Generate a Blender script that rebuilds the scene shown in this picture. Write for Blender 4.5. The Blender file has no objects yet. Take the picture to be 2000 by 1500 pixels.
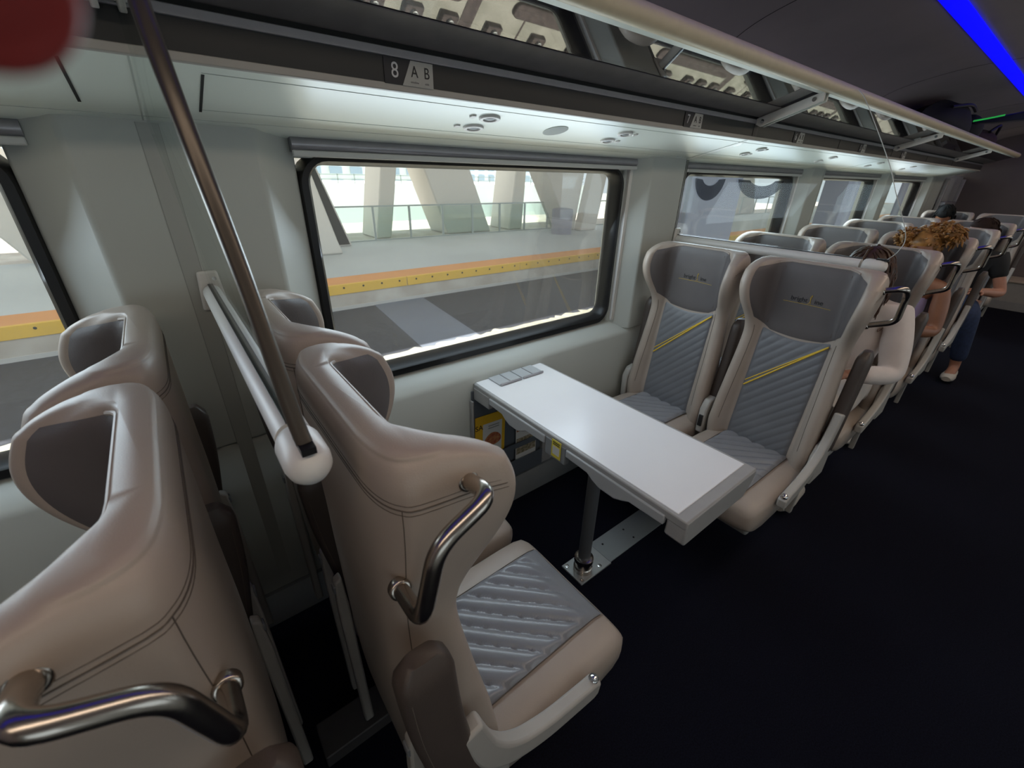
import bpy, bmesh, math, random
import numpy as np
from mathutils import Vector, Matrix, Euler
random.seed(7)
PI = math.pi
S = bpy.context.scene
COL = S.collection

# ------------------------------------------------------------------ camera
H = 1.527                                   # lens height above the carriage floor
cam_d = bpy.data.cameras.new('camera')
cam = bpy.data.objects.new('camera', cam_d)
COL.objects.link(cam)
R_ = Vector((0.78786372, -0.61544654, 0.02227833))
D_ = Vector((-0.25810497, -0.36282523, -0.89539917))
F_ = Vector((0.55915346, 0.69970237, -0.44470664))
m = Matrix((R_, -D_, -F_)).transposed().to_4x4()
m.translation = Vector((0, 0, H))
cam.matrix_world = m
cam_d.sensor_width = 36
cam_d.lens = 825.39 / 2000 * 36
cam_d.clip_start = 0.005
cam_d.clip_end = 500
cam_d.dof.use_dof = True
cam_d.dof.focus_distance = 1.2
cam_d.dof.aperture_fstop = 6.5
S.camera = cam
# ------------------------------------------------------------------ sky, sun, exposure
S.view_settings.view_transform = 'Standard'
S.view_settings.look = 'None'
S.view_settings.gamma = 1
S.view_settings.use_curve_mapping = False
S.view_settings.exposure = 0.28
W = bpy.data.worlds.new('sky')
S.world = W
W.use_nodes = True
bg = W.node_tree.nodes['Background']
bg.inputs[0].default_value = (0.86, 0.95, 1.0, 1)
bg.inputs[1].default_value = 1.12


def light(name, kind, loc, rot, energy, color, **kw):
    d = bpy.data.lights.new(name, kind)
    d.energy = energy
    d.color = color
    for k, v in kw.items():
        setattr(d, k, v)
    o = bpy.data.objects.new(name, d)
    COL.objects.link(o)
    o.location = loc
    o.rotation_euler = rot
    return o


# high sun, nearly along the track
sd = Vector((-0.32, 0.03, -1.0)).normalized()
light('sun', 'SUN', (0, 0, 30), sd.to_track_quat('-Z', 'Y').to_euler(), 13.0, (1, 0.94, 0.82), angle=0.01)
WIN = [(-1.655, -0.215), (0.343, 1.78), (2.25, 3.69), (4.12, 5.56), (5.95, 7.39)]

for k, (a, b) in enumerate(WIN):            # fill lights added inside the top of each pane to boost the daylight
    d_ = Vector((0, -1, -0.45)).normalized()
    light('daylight_fill', 'AREA', ((a + b) / 2, 1.395, 1.395), d_.to_track_quat('-Z', 'Y').to_euler(), 5.2, (0.72, 0.88, 1.0),
          shape='RECTANGLE', size=1.32, size_y=0.26)


# ------------------------------------------------------------------ materials
def mat(name, col, rough=0.5, metal=0.0, noise=0.0, nscale=40, bump=0.0, bscale=200, spec=0.5, emit=None, estr=0, coat=0, col2=None, sheen=0):
    mt = bpy.data.materials.new(name)
    mt.use_nodes = True
    nt = mt.node_tree
    b = nt.nodes['Principled BSDF']
    b.inputs['Base Color'].default_value = (*col, 1)
    b.inputs['Roughness'].default_value = rough
    b.inputs['Metallic'].default_value = metal
    b.inputs['Specular IOR Level'].default_value = spec
    b.inputs['Coat Weight'].default_value = coat
    if sheen:
        b.inputs['Sheen Weight'].default_value = sheen
    if emit:
        b.inputs['Emission Color'].default_value = (*emit, 1)
        b.inputs['Emission Strength'].default_value = estr
    tc = nt.nodes.new('ShaderNodeTexCoord')
    if noise or col2:
        n = nt.nodes.new('ShaderNodeTexNoise')
        n.inputs['Scale'].default_value = nscale
        n.inputs['Detail'].default_value = 5
        nt.links.new(tc.outputs['Object'], n.inputs['Vector'])
        mx = nt.nodes.new('ShaderNodeMix')
        mx.data_type = 'RGBA'
        c2 = col2 or tuple(c * (1 - noise) for c in col)
        mx.inputs['A'].default_value = (*c2, 1)
        mx.inputs['B'].default_value = (*col, 1)
        cr = nt.nodes.new('ShaderNodeMapRange')
        cr.inputs['From Min'].default_value = 0.35
        cr.inputs['From Max'].default_value = 0.65
        nt.links.new(n.outputs['Fac'], cr.inputs['Value'])
        nt.links.new(cr.outputs['Result'], mx.inputs['Factor'])
        nt.links.new(mx.outputs['Result'], b.inputs['Base Color'])
    if bump:
        n2 = nt.nodes.new('ShaderNodeTexNoise')
        n2.inputs['Scale'].default_value = bscale
        n2.inputs['Detail'].default_value = 3
        nt.links.new(tc.outputs['Object'], n2.inputs['Vector'])
        bp = nt.nodes.new('ShaderNodeBump')
        bp.inputs['Strength'].default_value = bump
        bp.inputs['Distance'].default_value = 0.002
        nt.links.new(n2.outputs['Fac'], bp.inputs['Height'])
        nt.links.new(bp.outputs['Normal'], b.inputs['Normal'])
    return mt


def glass_mat(name, tint, gloss, rough=0.0, dust_haze=0.0, fres=True):
    mt = bpy.data.materials.new(name)
    mt.use_nodes = True
    nt = mt.node_tree
    nt.nodes.clear()
    out = nt.nodes.new('ShaderNodeOutputMaterial')
    tr = nt.nodes.new('ShaderNodeBsdfTransparent')
    tr.inputs[0].default_value = (*tint, 1)
    gl = nt.nodes.new('ShaderNodeBsdfGlossy')
    gl.inputs['Roughness'].default_value = rough
    mx = nt.nodes.new('ShaderNodeMixShader')
    if fres:
        lw = nt.nodes.new('ShaderNodeFresnel')
        lw.inputs[0].default_value = 1.5
        mt_ = nt.nodes.new('ShaderNodeMath')
        mt_.operation = 'MULTIPLY'
        mt_.use_clamp = True
        mt_.inputs[1].default_value = gloss
        nt.links.new(lw.outputs[0], mt_.inputs[0])
        nt.links.new(mt_.outputs[0], mx.inputs[0])
    else:
        mx.inputs[0].default_value = gloss
    nt.links.new(tr.outputs[0], mx.inputs[1])
    nt.links.new(gl.outputs[0], mx.inputs[2])
    last = mx
    if dust_haze:  # milky veil put into the glass for glare haze and dirt
        df = nt.nodes.new('ShaderNodeBsdfTranslucent')
        df.inputs[0].default_value = (0.9, 0.92, 0.95, 1)
        m2 = nt.nodes.new('ShaderNodeMixShader')
        m2.inputs[0].default_value = dust_haze
        nt.links.new(mx.outputs[0], m2.inputs[1])
        nt.links.new(df.outputs[0], m2.inputs[2])
        last = m2
    nt.links.new(last.outputs[0], out.inputs[0])
    return mt


M = dict(
    leather=mat('leather', (0.405, 0.34, 0.29), 0.42, noise=0.08, nscale=6, bump=0.12, bscale=500),
    leather_dark=mat('leather_taupe', (0.115, 0.102, 0.102), 0.5, noise=0.1, nscale=8, bump=0.15, bscale=500),
    quilt=mat('quilted_leather', (0.17, 0.175, 0.19), 0.42, noise=0.08, nscale=10, bump=0.12, bscale=400),
    quilt_seat=mat('quilted_seat_leather', (0.25, 0.255, 0.275), 0.26, noise=0.08, nscale=10, bump=0.1, bscale=400),
    arm=mat('armrest_leather', (0.075, 0.058, 0.05), 0.45, noise=0.1, nscale=10, bump=0.15, bscale=400),
    seam=mat('stitching', (0.10, 0.08, 0.065), 0.8),
    yellow=mat('yellow_thread', (0.75, 0.50, 0.04), 0.6),
    steel=mat('brushed_steel', (0.50, 0.45, 0.40), 0.22, 1.0, noise=0.1, nscale=60),
    chrome=mat('chrome', (0.8, 0.8, 0.8), 0.12, 1.0),
    frame=mat('seat_frame_plastic', (0.42, 0.40, 0.37), 0.45, noise=0.05, nscale=20),
    wall=mat('wall_panel', (0.50, 0.52, 0.49), 0.42, noise=0.03, nscale=3, bump=0.03, bscale=300),
    wall_seam=mat('wall_seam', (0.30, 0.31, 0.29), 0.6),
    soffit=mat('soffit_panel', (0.80, 0.85, 0.79), 0.32, noise=0.02, nscale=2),
    soffit_line=mat('soffit_line', (0.46, 0.50, 0.46), 0.6),
    groove=mat('groove_black', (0.01, 0.01, 0.01), 0.8),
    dark=mat('sign_band', (0.015, 0.017, 0.018), 0.35, noise=0.1, nscale=12),
    darkmetal=mat('rack_frame', (0.17, 0.155, 0.155), 0.45, 0.0, noise=0.15, nscale=20),
    silver=mat('silver_strip', (0.36, 0.35, 0.37), 0.35, 0.5, noise=0.06, nscale=30),
    rail=mat('rail_cream', (0.62, 0.53, 0.37), 0.42, noise=0.05, nscale=40),
    white=mat('white_paint', (0.68, 0.66, 0.63), 0.4, noise=0.03, nscale=30),
    ceil=mat('ceiling_panel', (0.42, 0.36, 0.36), 0.6, noise=0.1, nscale=3),
    carpet=mat('carpet', (0.0085, 0.0095, 0.019), 0.95, noise=0.5, nscale=220, bump=0.8, bscale=350, spec=0.1, col2=(0.004, 0.004, 0.008)),
    rubber=mat('rubber', (0.008, 0.008, 0.009), 0.35, spec=0.4),
    table=mat('table_laminate', (0.80, 0.80, 0.82), 0.25, noise=0.02, nscale=5),
    table_rim=mat('table_rim', (0.34, 0.335, 0.33), 0.4, noise=0.05, nscale=30),
    grey=mat('grey_plastic', (0.22, 0.23, 0.24), 0.45, noise=0.05, nscale=20),
    post=mat('grey_post', (0.20, 0.20, 0.21), 0.35, 0.4, noise=0.05, nscale=20),
    beam=mat('beam_grey', (0.06, 0.055, 0.055), 0.5, noise=0.1),
    plate=mat('floor_plate_alu', (0.46, 0.47, 0.46), 0.4, 0.6, noise=0.1, nscale=30),
    black=mat('black_plastic', (0.012, 0.012, 0.013), 0.5, noise=0.1),
    led=mat('blue_led', (0, 0, 0.2), 0.5, emit=(0.0, 0.0, 1.0), estr=0.9),
    lamp=mat('warm_lamp', (1, 1, 1), 0.5, emit=(1.0, 0.80, 0.62), estr=2.7),
    paper=mat('paper', (0.62, 0.62, 0.60), 0.7, noise=0.05, nscale=10),
    yellow_card=mat('yellow_card', (0.72, 0.43, 0.02), 0.5, noise=0.03),
    food=mat('food_print', (0.32, 0.06, 0.03), 0.5, noise=0.6, nscale=60, col2=(0.5, 0.25, 0.1)),
    food_green=mat('salad_print', (0.13, 0.12, 0.05), 0.5, noise=0.6, nscale=70, col2=(0.4, 0.33, 0.25)),
    ink=mat('ink', (0.012, 0.012, 0.014), 0.6),
    inkgrey=mat('grey_ink', (0.25, 0.25, 0.25), 0.6),
    lettersilver=mat('silver_letters', (0.55, 0.55, 0.57), 0.4),
    sticker=mat('yellow_sticker', (0.70, 0.58, 0.06), 0.5),
    skin=mat('skin', (0.28, 0.12, 0.065), 0.45, noise=0.1, nscale=20),
    skin_light=mat('skin_light', (0.42, 0.19, 0.12), 0.45, noise=0.1, nscale=20),
    skin_red=mat('finger_skin', (0.30, 0.03, 0.026), 0.5, noise=0.15, nscale=60),
    eye=mat('eye', (0.10, 0.07, 0.06), 0.2),
    nail=mat('nail', (0.2, 0.03, 0.03), 0.3),
    hair_brown=mat('brown_hair', (0.07, 0.028, 0.013), 0.45, noise=0.5, nscale=40),
    hair_gold=mat('golden_brown_hair', (0.36, 0.16, 0.035), 0.5, noise=0.6, nscale=30),
    hair_black=mat('black_hair', (0.006, 0.006, 0.006), 0.75, spec=0.2),
    shirt_white=mat('white_shirt', (0.72, 0.64, 0.60), 0.8, noise=0.08, nscale=12, bump=0.8, bscale=25),
    pants_white=mat('white_trousers', (0.62, 0.54, 0.48), 0.85, noise=0.08, nscale=12),
    top_purple=mat('lilac_top', (0.40, 0.33, 0.55), 0.8, noise=0.08),
    shirt_black=mat('black_shirt', (0.006, 0.006, 0.007), 0.85),
    jeans=mat('blue_jeans', (0.02, 0.035, 0.09), 0.85, noise=0.3, nscale=50),
    shoe=mat('pale_shoe', (0.5, 0.45, 0.4), 0.6),
    bag=mat('black_fabric', (0.006, 0.006, 0.007), 0.85, noise=0.3, nscale=50),
    bag_red=mat('dark_red_fabric', (0.03, 0.006, 0.006), 0.85, noise=0.3, nscale=50),
    navy=mat('navy_plastic', (0.006, 0.008, 0.02), 0.4),
    green_led=mat('green_light', (0.02, 0.3, 0.05), 0.5, emit=(0.02, 0.35, 0.06), estr=0.6),
    concrete=mat('concrete', (0.60, 0.585, 0.56), 0.85, noise=0.1, nscale=0.7),
    pillar=mat('painted_concrete', (0.74, 0.70, 0.64), 0.8, noise=0.04, nscale=0.5),
    platform=mat('platform_floor', (0.57, 0.615, 0.64), 0.7, noise=0.12, nscale=0.4),
    edge_face=mat('stained_concrete', (0.66, 0.62, 0.56), 0.9, noise=0.0, nscale=1.6, col2=(0.50, 0.44, 0.38)),
    orange=mat('orange_tactile', (0.80, 0.36, 0.12), 0.8, noise=0.08, nscale=2),
    nosing=mat('yellow_nosing', (0.85, 0.52, 0.06), 0.7, noise=0.06, nscale=2),
    ballast=mat('dark_ballast', (0.040, 0.043, 0.062), 0.95, noise=0.0, nscale=14, bump=1.0, bscale=30, col2=(0.020, 0.022, 0.034)),
    crossing=mat('grey_strip', (0.145, 0.165, 0.22), 0.9, noise=0.08, nscale=3),
    slab=mat('track_slab', (0.46, 0.44, 0.37), 0.95, nscale=5, col2=(0.33, 0.32, 0.26), bump=0.8, bscale=40),
    rust=mat('rusty_steel', (0.13, 0.10, 0.09), 0.8, 0.3, noise=0.4, nscale=20),
    railing=mat('railing_paint', (0.36, 0.42, 0.40), 0.6),
    bin=mat('grey_bin', (0.36, 0.36, 0.43), 0.6, noise=0.05),
    bin_dark=mat('dark_grey_bin', (0.24, 0.24, 0.30), 0.6, noise=0.05),
    building=mat('white_building', (0.74, 0.78, 0.76), 0.8, noise=0.03, nscale=0.3),
    windowblue=mat('building_windows', (0.35, 0.45, 0.55), 0.3),
    pier=mat('blue_grey_pier', (0.15, 0.17, 0.26), 0.8, noise=0.08, nscale=0.6),
    ground=mat('pale_ground', (0.55, 0.58, 0.54), 0.9, noise=0.08, nscale=0.1),
    red=mat('red_mark', (0.75, 0.15, 0.13), 0.6),
)
M['pane'] = glass_mat('window_pane', (0.86, 0.88, 0.885), 0.35, dust_haze=0.04)
M['screen_glass'] = glass_mat('screen_glass', (0.96, 0.98, 0.97), 0.22)
M['rack_glass'] = glass_mat('rack_glass', (0.30, 0.30, 0.33), 0.38, fres=False)
M['rail_glass'] = glass_mat('railing_glass', (0.86, 0.93, 0.90), 0.5)
M['ring'] = glass_mat('smoky_reflection', (0.42, 0.43, 0.46), 0.05, fres=False)


# ------------------------------------------------------------------ mesh helpers
class MB:
    def __init__(self):
        self.v, self.f = [], []

    def add(self, vs, fs):
        o = len(self.v)
        self.v += [tuple(map(float, p)) for p in vs]
        self.f += [tuple(i + o for i in f) for f in fs]
        return self

    def box(self, x0, x1, y0, y1, z0, z1):
        vs = [(x, y, z) for x in (x0, x1) for y in (y0, y1) for z in (z0, z1)]
        return self.add(vs, [(0, 1, 3, 2), (4, 6, 7, 5), (0, 4, 5, 1), (2, 3, 7, 6), (0, 2, 6, 4), (1, 5, 7, 3)])

    def prism(self, pts, axis, a0, a1):
        n = len(pts)
        mk = {'x': lambda p, a: (a, p[0], p[1]), 'y': lambda p, a: (p[0], a, p[1]), 'z': lambda p, a: (p[0], p[1], a)}[axis]
        vs = [mk(p, a0) for p in pts] + [mk(p, a1) for p in pts]
        fs = [tuple(range(n)), tuple(range(2 * n - 1, n - 1, -1))]
        fs += [(i, (i + 1) % n, n + (i + 1) % n, n + i) for i in range(n)]
        return self.add(vs, fs)

    def loft(self, secs, closed=True, cap0=True, cap1=True, ring=False):
        n = len(secs[0])
        vs = [p for s in secs for p in s]
        fs = []
        K = len(secs)
        for k in range(K if ring else K - 1):
            k2 = (k + 1) % K
            for i in range(n if closed else n - 1):
                j = (i + 1) % n
                fs.append((k * n + i, k * n + j, k2 * n + j, k2 * n + i))
        if closed and not ring:
            if cap0:
                fs.append(tuple(range(n - 1, -1, -1)))
            if cap1:
                fs.append(tuple((K - 1) * n + i for i in range(n)))
        return self.add(vs, fs)

    def tube(self, path, r, n=12, closed=False, flat=1.0, up=None):
        P = [Vector(p) for p in path]
        K = len(P)
        rr = r if hasattr(r, '__len__') else [r] * K
        secs = []
        prev = None
        for k in range(K):
            if closed:
                t = (P[(k + 1) % K] - P[k - 1])
            else:
                t = (P[min(k + 1, K - 1)] - P[max(k - 1, 0)])
            t.normalize()
            if prev is None:
                a = Vector(up) if up else (Vector((0, 0, 1)) if abs(t.z) < 0.9 else Vector((1, 0, 0)))
            else:
                a = prev
            a = (a - t * a.dot(t))
            a.normalize()
            prev = a
            b = t.cross(a)
            secs.append([P[k] + (a * math.cos(q) + b * math.sin(q) * flat) * rr[k] for q in [2 * PI * i / n for i in range(n)]])
        return self.loft(secs, True, not closed, not closed, ring=closed)

    def lathe(self, prof, c, axis='z', n=24, cap=True):
        # prof: list of (radius, along)
        secs = []
        ax = {'x': (Vector((0, 1, 0)), Vector((0, 0, 1)), Vector((1, 0, 0))), 'y': (Vector((0, 0, 1)), Vector((1, 0, 0)), Vector((0, 1, 0))),
              'z': (Vector((1, 0, 0)), Vector((0, 1, 0)), Vector((0, 0, 1)))}
        u, v, w = ax[axis] if isinstance(axis, str) else axis
        for r, a in prof:
            secs.append([Vector(c) + w * a + (u * math.cos(q) + v * math.sin(q)) * r for q in [2 * PI * i / n for i in range(n)]])
        return self.loft(secs, True, cap, cap)

    def ell(self, c, rx, ry, rz, nu=20, nv=12, fn=None):
        secs = []
        for j in range(1, nv):
            th = PI * j / nv
            s = []
            for i in range(nu):
                q = 2 * PI * i / nu
                d = Vector((math.sin(th) * math.cos(q), math.sin(th) * math.sin(q), -math.cos(th)))
                k = fn(d) if fn else 1
                s.append((c[0] + d.x * rx * k, c[1] + d.y * ry * k, c[2] + d.z * rz * k))
            secs.append(s)
        return self.loft(secs)

    def grid(self, fn, nu, nv):
        vs = [fn(i / nu, j / nv) for j in range(nv + 1) for i in range(nu + 1)]
        fs = [(j * (nu + 1) + i, j * (nu + 1) + i + 1, (j + 1) * (nu + 1) + i + 1, (j + 1) * (nu + 1) + i) for j in range(nv) for i in range(nu)]
        return self.add(vs, fs)

    def build(self, name, m, parent=None, bevel=0, segs=2, smooth=35, sub=0, kind=None, fix=True):
        me = bpy.data.meshes.new(name)
        me.from_pydata(self.v, [], self.f)
        if fix:
            bm = bmesh.new()
            bm.from_mesh(me)
            bmesh.ops.recalc_face_normals(bm, faces=bm.faces)
            bm.to_mesh(me)
            bm.free()
        if smooth:
            me.shade_smooth()
            me.set_sharp_from_angle(angle=math.radians(smooth))
        me.materials.append(m)
        o = bpy.data.objects.new(name, me)
        COL.objects.link(o)
        if parent:
            o.parent = parent
        if bevel:
            b = o.modifiers.new('bevel', 'BEVEL')
            b.width = bevel
            b.segments = segs
            b.limit_method = 'ANGLE'
            b.angle_limit = math.radians(40)
        if sub:
            s = o.modifiers.new('sub', 'SUBSURF')
            s.levels = s.render_levels = sub
        if kind:
            o['kind'] = kind
        return o


def tag(o, label, cat, group=None):
    o['label'] = label
    o['category'] = cat
    if group:
        o['group'] = group
    return o


def thing(name, label=None, cat=None, loc=(0, 0, 0), rz=0, group=None, kind=None):
    o = bpy.data.objects.new(name, None)
    COL.objects.link(o)
    o.empty_display_size = 0.1
    o.location = loc
    o.rotation_euler = (0, 0, rz)
    if label:
        tag(o, label, cat, group)
    if kind:
        o['kind'] = kind
    return o


def copy_tree(o, parent=None):
    c = o.copy()
    COL.objects.link(c)
    if parent:
        c.parent = parent
    for ch in [x for x in bpy.data.objects if x.parent == o]:
        copy_tree(ch, c)
    return c


def text(name, s, size, m, parent, mtx, depth=0.0004, align='CENTER', sx=1.0):
    cu = bpy.data.curves.new(name, 'FONT')
    cu.body = s
    cu.size = size
    cu.align_x = align
    cu.align_y = 'CENTER'
    cu.extrude = depth
    cu.materials.append(m)
    tmp = bpy.data.objects.new('tmp_' + name, cu)
    COL.objects.link(tmp)
    dg = bpy.context.evaluated_depsgraph_get()
    me = bpy.data.meshes.new_from_object(tmp.evaluated_get(dg))
    bpy.data.objects.remove(tmp)
    me.name = name
    o = bpy.data.objects.new(name, me)
    COL.objects.link(o)
    o.parent = parent
    o.matrix_local = mtx @ Matrix.Diagonal((sx, 1, 1, 1))
    return o


def frame_mtx(origin, right, up):
    r = Vector(right).normalized()
    u = Vector(up).normalized()
    n = r.cross(u)
    mm = Matrix((r, u, n)).transposed().to_4x4()
    mm.translation = Vector(origin)
    return mm


def rrect(x0, x1, z0, z1, r, n=6):
    pts = []
    for cx, cz, a0 in ((x1 - r, z1 - r, 0), (x0 + r, z1 - r, 90), (x0 + r, z0 + r, 180), (x1 - r, z0 + r, 270)):
        for i in range(n + 1):
            a = math.radians(a0 + 90 * i / n)
            pts.append((cx + r * math.cos(a), cz + r * math.sin(a)))
    return pts


def smooth_path(pts, n=6):
    P = [Vector(p) for p in pts]
    out = []
    for i in range(len(P) - 1):
        p0, p1, p2, p3 = P[max(i - 1, 0)], P[i], P[i + 1], P[min(i + 2, len(P) - 1)]
        for k in range(n):
            t = k / n
            out.append(0.5 * ((2 * p1) + (-p0 + p2) * t + (2 * p0 - 5 * p1 + 4 * p2 - p3) * t * t + (-p0 + 3 * p1 - 3 * p2 + p3) * t ** 3))
    out.append(P[-1])
    return out


def round_path(pts, r, n=6):
    P = [Vector(p) for p in pts]
    out = [P[0]]
    for i in range(1, len(P) - 1):
        a = (P[i - 1] - P[i])
        b = (P[i + 1] - P[i])
        ra = min(r, a.length * 0.48, b.length * 0.48)
        p0 = P[i] + a.normalized() * ra
        p1 = P[i] + b.normalized() * ra
        for k in range(n + 1):
            t = k / n
            out.append(p0 * (1 - t) ** 2 + P[i] * 2 * t * (1 - t) + p1 * t * t)
    out.append(P[-1])
    return out


# ================================================================== THE CARRIAGE
X0, X1 = -2.6, 9.4
YW = 1.34          # face of the pillars and lower wall
YG = 1.42          # gasket plane
ZS, ZT = 0.80, 1.61

MB().box(X0, X1, -1.30, 1.36, -0.06, 0.0).build('floor', M['carpet'], kind='structure')
# window wall: lower panel, sill, pillars, outer skin strips
w = thing('wall_left', kind='structure')
prof = [(YW + 0.02, 0.0), (YW + 0.02, 0.12), (YW, 0.20), (YW, 0.755), (YW + 0.012, 0.775), (YG + 0.0, 0.822), (YG + 0.10, 0.822), (YG + 0.10, 0.0)]
MB().prism(prof, 'x', X0, X1).build('lower_panel', M['wall'], w, bevel=0.006)
edges = [X0] + [e for ab in WIN for e in ab] + [X1]
for i in range(0, len(edges), 2):
    a, b = edges[i] + 0.05, edges[i + 1] - 0.05
    if i == 0:
        a = X0
    if i == len(edges) - 2:
        b = X1
    pl = [(a - 0.05, YG + 0.10), (a - 0.05, YG + 0.005), (a, YG - 0.03), (a + 0.05, YW), (b - 0.05, YW), (b, YG - 0.03), (b + 0.05, YG + 0.005), (b + 0.05, YG + 0.10)]
    MB().prism(pl, 'z', ZS - 0.02, ZT + 0.03).build('pillar_panel', M['wall'], w, bevel=0.008, segs=3)
for (a, b) in WIN:   # header above the glass
    MB().box(a - 0.06, b + 0.06, YG + 0.005, YG + 0.10, 1.555, 1.75).build('header_panel', M['wall'], w)
for x, wd in ((0.014, 0.002), (0.054, 0.0015), (2.155, 0.004), (2.168, 0.0015), (3.99, 0.004), (5.84, 0.004), (7.68, 0.004)):
    MB().box(x - wd / 2, x + wd / 2, YW - 0.0008, YW + 0.004, ZS - 0.02, ZT).build('panel_joint', M['wall_seam'], w)
MB().box(0.015, 0.053, YW - 0.0006, YW + 0.004, 0.2, ZT).build('joint_cover', mat('joint_grey', (0.40, 0.41, 0.385), 0.5), w)
MB().prism([(YW - 0.02, 0), (YW + 0.03, 0), (YW + 0.03, 0.13), (YW, 0.13), (YW - 0.02, 0.10)], 'x', X0, X1).build('baseboard_left', M['grey'], kind='structure')

# windows
for k, (a, b) in enumerate(WIN):
    wn = thing(f'window_{k + 1}', kind='structure')
    o1 = rrect(a, b, 0.823, 1.565, 0.075)
    secs = []
    for dd, Y in ((0.0, YG + 0.004), (0.004, YG - 0.008), (0.022, YG - 0.010), (0.030, YG + 0.002), (0.036, YG + 0.05), (0.036, YG + 0.06), (-0.01, YG + 0.06)):
        zz = 0.823 + dd * 1.3
        secs.append([(x, Y, z) for x, z in rrect(a + dd, b - dd, zz, 1.565 - dd * 0.75, max(0.05, 0.085 - dd))])
    MB().loft(secs, ring=True).build('gasket', M['rubber'], wn)
    MB().prism(rrect(a + 0.015, b - 0.015, 0.84, 1.555, 0.07), 'y', YG + 0.046, YG + 0.052).build('pane', M['pane'], wn)
    MB().loft([[(x, y, z) for y, z in [(YG - 0.012 + 0.022 * math.cos(q), 1.588 + 0.020 * math.sin(q)) for q in [2 * PI * i / 14 for i in range(14)]]]
               for x in (a - 0.01, b + 0.045)]).build('blind_roller', M['silver'], wn)
    MB().box(a - 0.01, b + 0.045, YG - 0.034, YG - 0.022, 1.557, 1.573).build('blind_hem', M['white'], wn, bevel=0.003)
    for s, x in (((1, b + 0.02),) if k else ()):
        MB().box(x - 0.008, x + 0.014, YG - 0.022, YG + 0.01, 0.83, 1.57).build('blind_track', M['white'], wn, bevel=0.003)
        MB().box(x + 0.014, x + 0.020, YG - 0.018, YG + 0.012, 0.83, 1.57).build('track_groove', M['grey'], wn)
    if k == 2:       # reflections in the glass, painted as two smoky loops on the pane
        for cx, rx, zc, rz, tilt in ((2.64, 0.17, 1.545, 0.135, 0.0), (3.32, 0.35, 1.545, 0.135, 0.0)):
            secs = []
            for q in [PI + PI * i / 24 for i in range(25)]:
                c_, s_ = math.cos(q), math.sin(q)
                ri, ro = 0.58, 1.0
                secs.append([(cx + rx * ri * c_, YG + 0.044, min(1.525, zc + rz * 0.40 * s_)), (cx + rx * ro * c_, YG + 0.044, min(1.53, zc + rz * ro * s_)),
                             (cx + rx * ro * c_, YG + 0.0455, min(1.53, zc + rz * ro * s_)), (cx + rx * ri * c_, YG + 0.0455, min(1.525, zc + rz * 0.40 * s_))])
            MB().loft(secs).build('loop_reflection', M['ring'], wn)

# soffit with lights
SN = Vector((0, 0.2440, 0.9698))          # up-normal of the soffit


def sof(Y):
    return 1.609 + (1.36 - Y) * 0.2516


sf = thing('trim_1', kind='structure')
MB().prism([(1.43, 1.598), (1.36, 1.609), (1.05, 1.687), (1.049, 1.694), (1.049, 1.73), (1.43, 1.73)], 'x', X0, 8.1).build('soffit_panel', M['soffit'], sf, bevel=0.004)
for Y in (1.085, 1.255, 1.315):
    MB().prism([(Y - 0.0008, sof(Y) - 0.0006), (Y + 0.0008, sof(Y) - 0.0006), (Y + 0.0008, sof(Y) + 0.002), (Y - 0.0008, sof(Y) + 0.002)], 'x', 0.13 if Y < 1.3 else X0, 8.0).build('panel_line', M['soffit_line'], sf)
for x in (-0.06, 0.132):
    MB().prism([(1.09, sof(1.09) - 0.001), (1.265, sof(1.265) - 0.001), (1.265, sof(1.265) + 0.003), (1.09, sof(1.09) + 0.003)], 'x', x - 0.0025, x + 0.0025).build('hatch_slot', M['groove'], sf)
for x in (0.03, 2.14, 4.25, 6.36):
    MB().prism([(1.045, sof(1.045) - 0.0008), (1.355, sof(1.355) - 0.0008), (1.355, sof(1.355) + 0.003), (1.045, sof(1.045) + 0.003)], 'x', x - 0.0015, x + 0.0015).build('panel_line', M['soffit_line'], sf)
# dark band for seat numbers, fascia, silver strip
bnd = thing('trim_2', kind='structure')
MB().prism([(1.049, 1.6835), (1.041, 1.6855), (1.041, 1.699), (1.049, 1.699)], 'x', X0, 8.1).build('lower_fascia', M['frame'], bnd, bevel=0.0015)  # front edge of the soffit, its shade put into this greyer colour
MB().prism([(1.0415, 1.699), (1.0415, 1.746), (1.06, 1.746), (1.06, 1.699)], 'x', X0, 8.1).build('band', M['dark'], bnd)
MB().prism([(1.048, 1.7455), (1.036, 1.7455), (1.036, 1.761), (1.048, 1.761)], 'x', X0, 8.1).build('silver_strip', M['silver'], bnd, bevel=0.0015)
MB().box(X0, 8.1, 1.044, 1.06, 1.755, 1.79).build('shadow_gap', M['groove'], bnd)
for x in (2.14, 3.19, 4.25, 5.3, 6.36):
    MB().box(x - 0.002, x + 0.002, 1.0405, 1.045, 1.70, 1.744).build('band_joint', M['groove'], bnd)

# ceiling
cp = [(1.44, 1.74), (1.40, 1.86), (1.33, 1.98), (1.18, 2.09), (0.98, 2.155), (0.72, 2.197), (0.30, 2.215), (0.0, 2.22), (-0.30, 2.215), (-0.72, 2.197), (-0.98, 2.155), (-1.2, 2.05), (-1.34, 1.9), (-1.36, 1.74)]
cs = smooth_path([(0, y, z) for y, z in cp], 5)
inner = [(p.y, p.z) for p in cs]
outer = [(y * 1.04, z + 0.05) for y, z in inner]
ce = MB().prism(inner + outer[::-1], 'x', X0, X1).build('ceiling', M['ceil'], kind='structure', smooth=40)
for x in (0.05, 2.15, 4.25, 6.35, 8.4):
    MB().loft([[(x + dx, y, z + dz) for dx, dz in ((-0.002, 0.004), (0.002, 0.004), (0.002, -0.0008), (-0.002, -0.0008))] for y, z in inner[4:-4]]).build('ceiling_joint', M['groove'], ce)
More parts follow.
